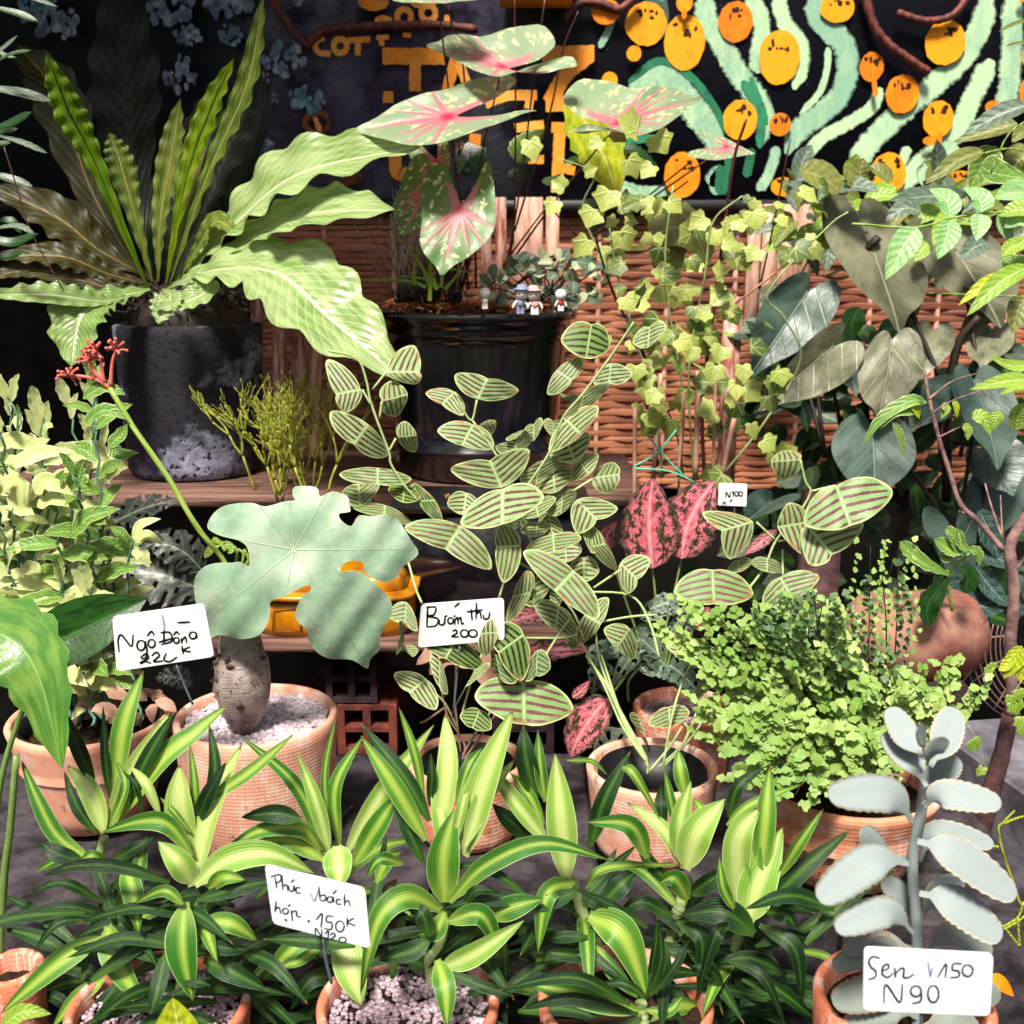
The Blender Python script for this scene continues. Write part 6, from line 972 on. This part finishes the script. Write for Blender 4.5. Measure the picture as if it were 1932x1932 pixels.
dracaena('dracaena with clustered pale upright leaves just left of the tallest right one', 'I', (165,1180), .92, [('I',*q) for q in [([(60,930),(48,800),(52,690)],80,'o'), ([(180,760),(150,620),(140,510)],90,'g'), ([(140,960),(100,780),(65,605)],65,'g'), ([(400,860),(450,700),(590,595)],80,'o'), ([(390,900),(520,790),(790,685)],60,'g'), ([(160,1110),(60,920),(-130,780)],90,'y'), ([(150,1100),(150,880),(205,670)],125,'y'), ([(300,900),(260,820),(220,760)],60,'g'), ([(175,1130),(240,930),(380,765)],190,'y'), ([(200,1260),(300,1190),(440,1100)],110,'o'), ([(130,1230),(0,1100),(-100,930)],80,'o'),
  ([(190,1290),(120,1180),(40,1200)],120,'g'), ([(110,1370),(-60,1300),(-200,1400)],80,'o'), ([(-10,1700),(20,1540),(30,1370)],50,'o'), ([(100,1700),(150,1580),(205,1490)],50,'o'), ([(130,1400),(260,1500),(240,1800)],90,'o')]], [('I', [(180,1170),(150,1320),(120,1400),(60,1700)], 62)], 15)
dracaena('tallest right dracaena with very broad pointed pale leaves before the ribbed orange pot', 'I', (470,1400), .87, [('I',*q) for q in [([(560,1180),(590,860),(615,595)],130,'g'), ([(450,1340),(445,980),(560,810)],180,'y'), ([(560,1280),(520,1000),(560,810)],120,'g'), ([(650,1180),(760,1000),(893,815)],80,'g'), ([(520,1410),(760,1150),(1035,922)],125,'o'), ([(500,1400),(560,1180),(680,915)],225,'y'), ([(430,1340),(370,1220),(350,1060)],75,'g'), ([(535,1465),(370,1350),(150,1370)],165,'o'), ([(560,1420),(740,1540),(785,1825)],100,'o'), ([(540,1530),(700,1470),(850,1500)],70,'o'), ([(600,1350),(700,1370),(750,1440)],90,'o'),
  ([(750,1550),(920,1590),(1062,1765)],45,'g'), ([(390,1600),(580,1690),(700,1950)],60,'o'), ([(470,1700),(650,1750),(900,1950)],80,'o'), ([(400,1420),(330,1480),(230,1800)],80,'o'), ([(370,1730),(300,1650),(210,1630)],70,'o')]], [('I', [(470,1430),(420,1570),(370,1700),(330,1820)], 56)], 17, 12)
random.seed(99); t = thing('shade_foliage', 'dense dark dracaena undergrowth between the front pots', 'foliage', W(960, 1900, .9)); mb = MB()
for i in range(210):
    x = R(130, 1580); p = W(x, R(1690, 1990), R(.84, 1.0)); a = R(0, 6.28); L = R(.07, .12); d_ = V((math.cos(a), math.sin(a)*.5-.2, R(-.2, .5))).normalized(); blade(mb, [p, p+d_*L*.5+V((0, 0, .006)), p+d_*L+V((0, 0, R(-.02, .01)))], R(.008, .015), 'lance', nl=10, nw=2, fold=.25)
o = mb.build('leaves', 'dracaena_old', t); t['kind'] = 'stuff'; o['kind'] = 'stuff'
t = thing('yellow_leaf_plant', 'single bright yellow leaf poking up at the bottom edge', 'plant', W(335, 1990, .66)); leaf(t, 'yellow_leaf', 'G', [(930,2150),(925,1960),(895,1795)], 280, .68, 0, 'ovate', nl=14, nw=4, fold=.3); leaf(t, 'lime_leaf', 'G', [(0,1950),(120,1870),(265,1880)], 90, .7, 0, 'ovate', nl=8); stem(t, 'stem_green', 'G', [(930,2140),(930,2400)], 14, .68)
# ------------------------------------------------------------------ silver succulent
t = thing('silver_succulent', 'tall silvery succulent with scalloped paddle leaves behind the large white tag', 'succulent', W(1725, 1960, .72))
SU = [([(1350,1075),(1200,1060),(1095,915)],165,1), ([(1390,1090),(1480,940),(1775,1000)],150,1), ([(1345,1180),(1300,1300),(1250,1370),(1200,1160)],0,0), ([(1340,1130),(1310,1220),(1200,1200),(1260,1370)],0,0), ([(1345,1240),(1280,1180),(1215,1200)],0,0), ([(1350,1380),(1300,1270),(1200,1190)],150,1), ([(1440,740),(1500,640),(1590,550)],170,1), ([(1400,1560),(1560,1470),(1770,1560)],160,2), ([(1400,1400),(1480,1250),(1620,1180)],130,1),
      ([(1430,700),(1340,560),(1215,420)],190,0), ([(1425,560),(1330,450),(1240,290)],185,0), ([(1445,600),(1520,460),(1575,295)],205,0), ([(1430,500),(1410,450),(1385,385)],115,3), ([(1430,590),(1460,520),(1530,450)],105,3),
      ([(1360,885),(1240,745),(920,745)],235,0), ([(1410,800),(1520,740),(1815,790)],185,0), ([(1335,1100),(1150,1090),(868,1290)],235,0), ([(1385,985),(1560,1040),(1890,1275)],235,0), ([(1395,1255),(1560,1300),(1815,1490)],230,0), ([(1360,1460),(1230,1350),(955,1440)],190,0), ([(1360,1540),(1200,1500),(1000,1560)],130,2),
      ([(1340,1620),(1150,1560),(945,1640)],150,2), ([(1300,1700),(1200,1520),(1060,1640)],170,2), ([(1350,1750),(1200,1760),(940,1820)],220,2), ([(1380,1900),(1250,1850),(1000,1960)],190,2), ([(1700,1700),(1760,1760),(1790,1830)],110,2), ([(1400,1950),(1550,1890),(1700,1960)],130,2), ([(1340,1660),(1240,1560),(1140,1530)],150,2), ([(1350,1500),(1300,1440),(1290,1560)],0,0)]
for i, (P, w, kd) in enumerate(SU):
    if not w: continue
    Y = .70+(.035 if kd in (1, 2) else 0)-.001*i; Q = pts('I', P, Y, (.035 if P[-1][1] < P[0][1]-150 else -.02) if kd in (0, 3) else .0); Wd = px(w*K*.84, c('I', *P[1])[1], Y); mb = MB(); kw = dict(nl=60, nw=4, fold=.12, scal=.045, curl=-.1); random.seed(i); blade(mb, Q, Wd, 'spat', **kw); n0 = len(mb.v); f0 = list(mb.f); u0 = list(mb.u); r0 = list(mb.r)
    th = .0022; back = V((0, 1, -.45)).normalized()*th; mb.v += [q+back for q in mb.v]
    for f, u, r in zip(f0, u0, r0): mb.face([a+n0 for a in f][::-1], u[::-1], r[::-1])
    ww = 9
    for j in range(60):
        for e in (0, ww-1): a = j*ww+e; b = a+ww; mb.face([a, b, b+n0, a+n0], [(j/34, 0)]*4, [(.5, 0)]*4)
    mb.build('leaf', 'succulent_tinted' if kd == 2 else 'succulent', t)
stem(t, 'succulent', 'I', [(1435,560),(1400,830),(1355,1080),(1370,1350),(1380,1560),(1375,2100)], 62, .715, 0, 62, 'stem', .04, 12)
t = thing('fallen_orange_leaf', 'small orange leaf lying beside the large white tag', 'leaf', W(1900, 1880, .8)); leaf(t, 'paint_orange', 'I', [(1750,1700),(1810,1720),(1880,1790)], 80, .8, 0, 'ovate', nl=8, nm='blade')
for x, y, w, Y in ((150,1650,60,1.0),): pass
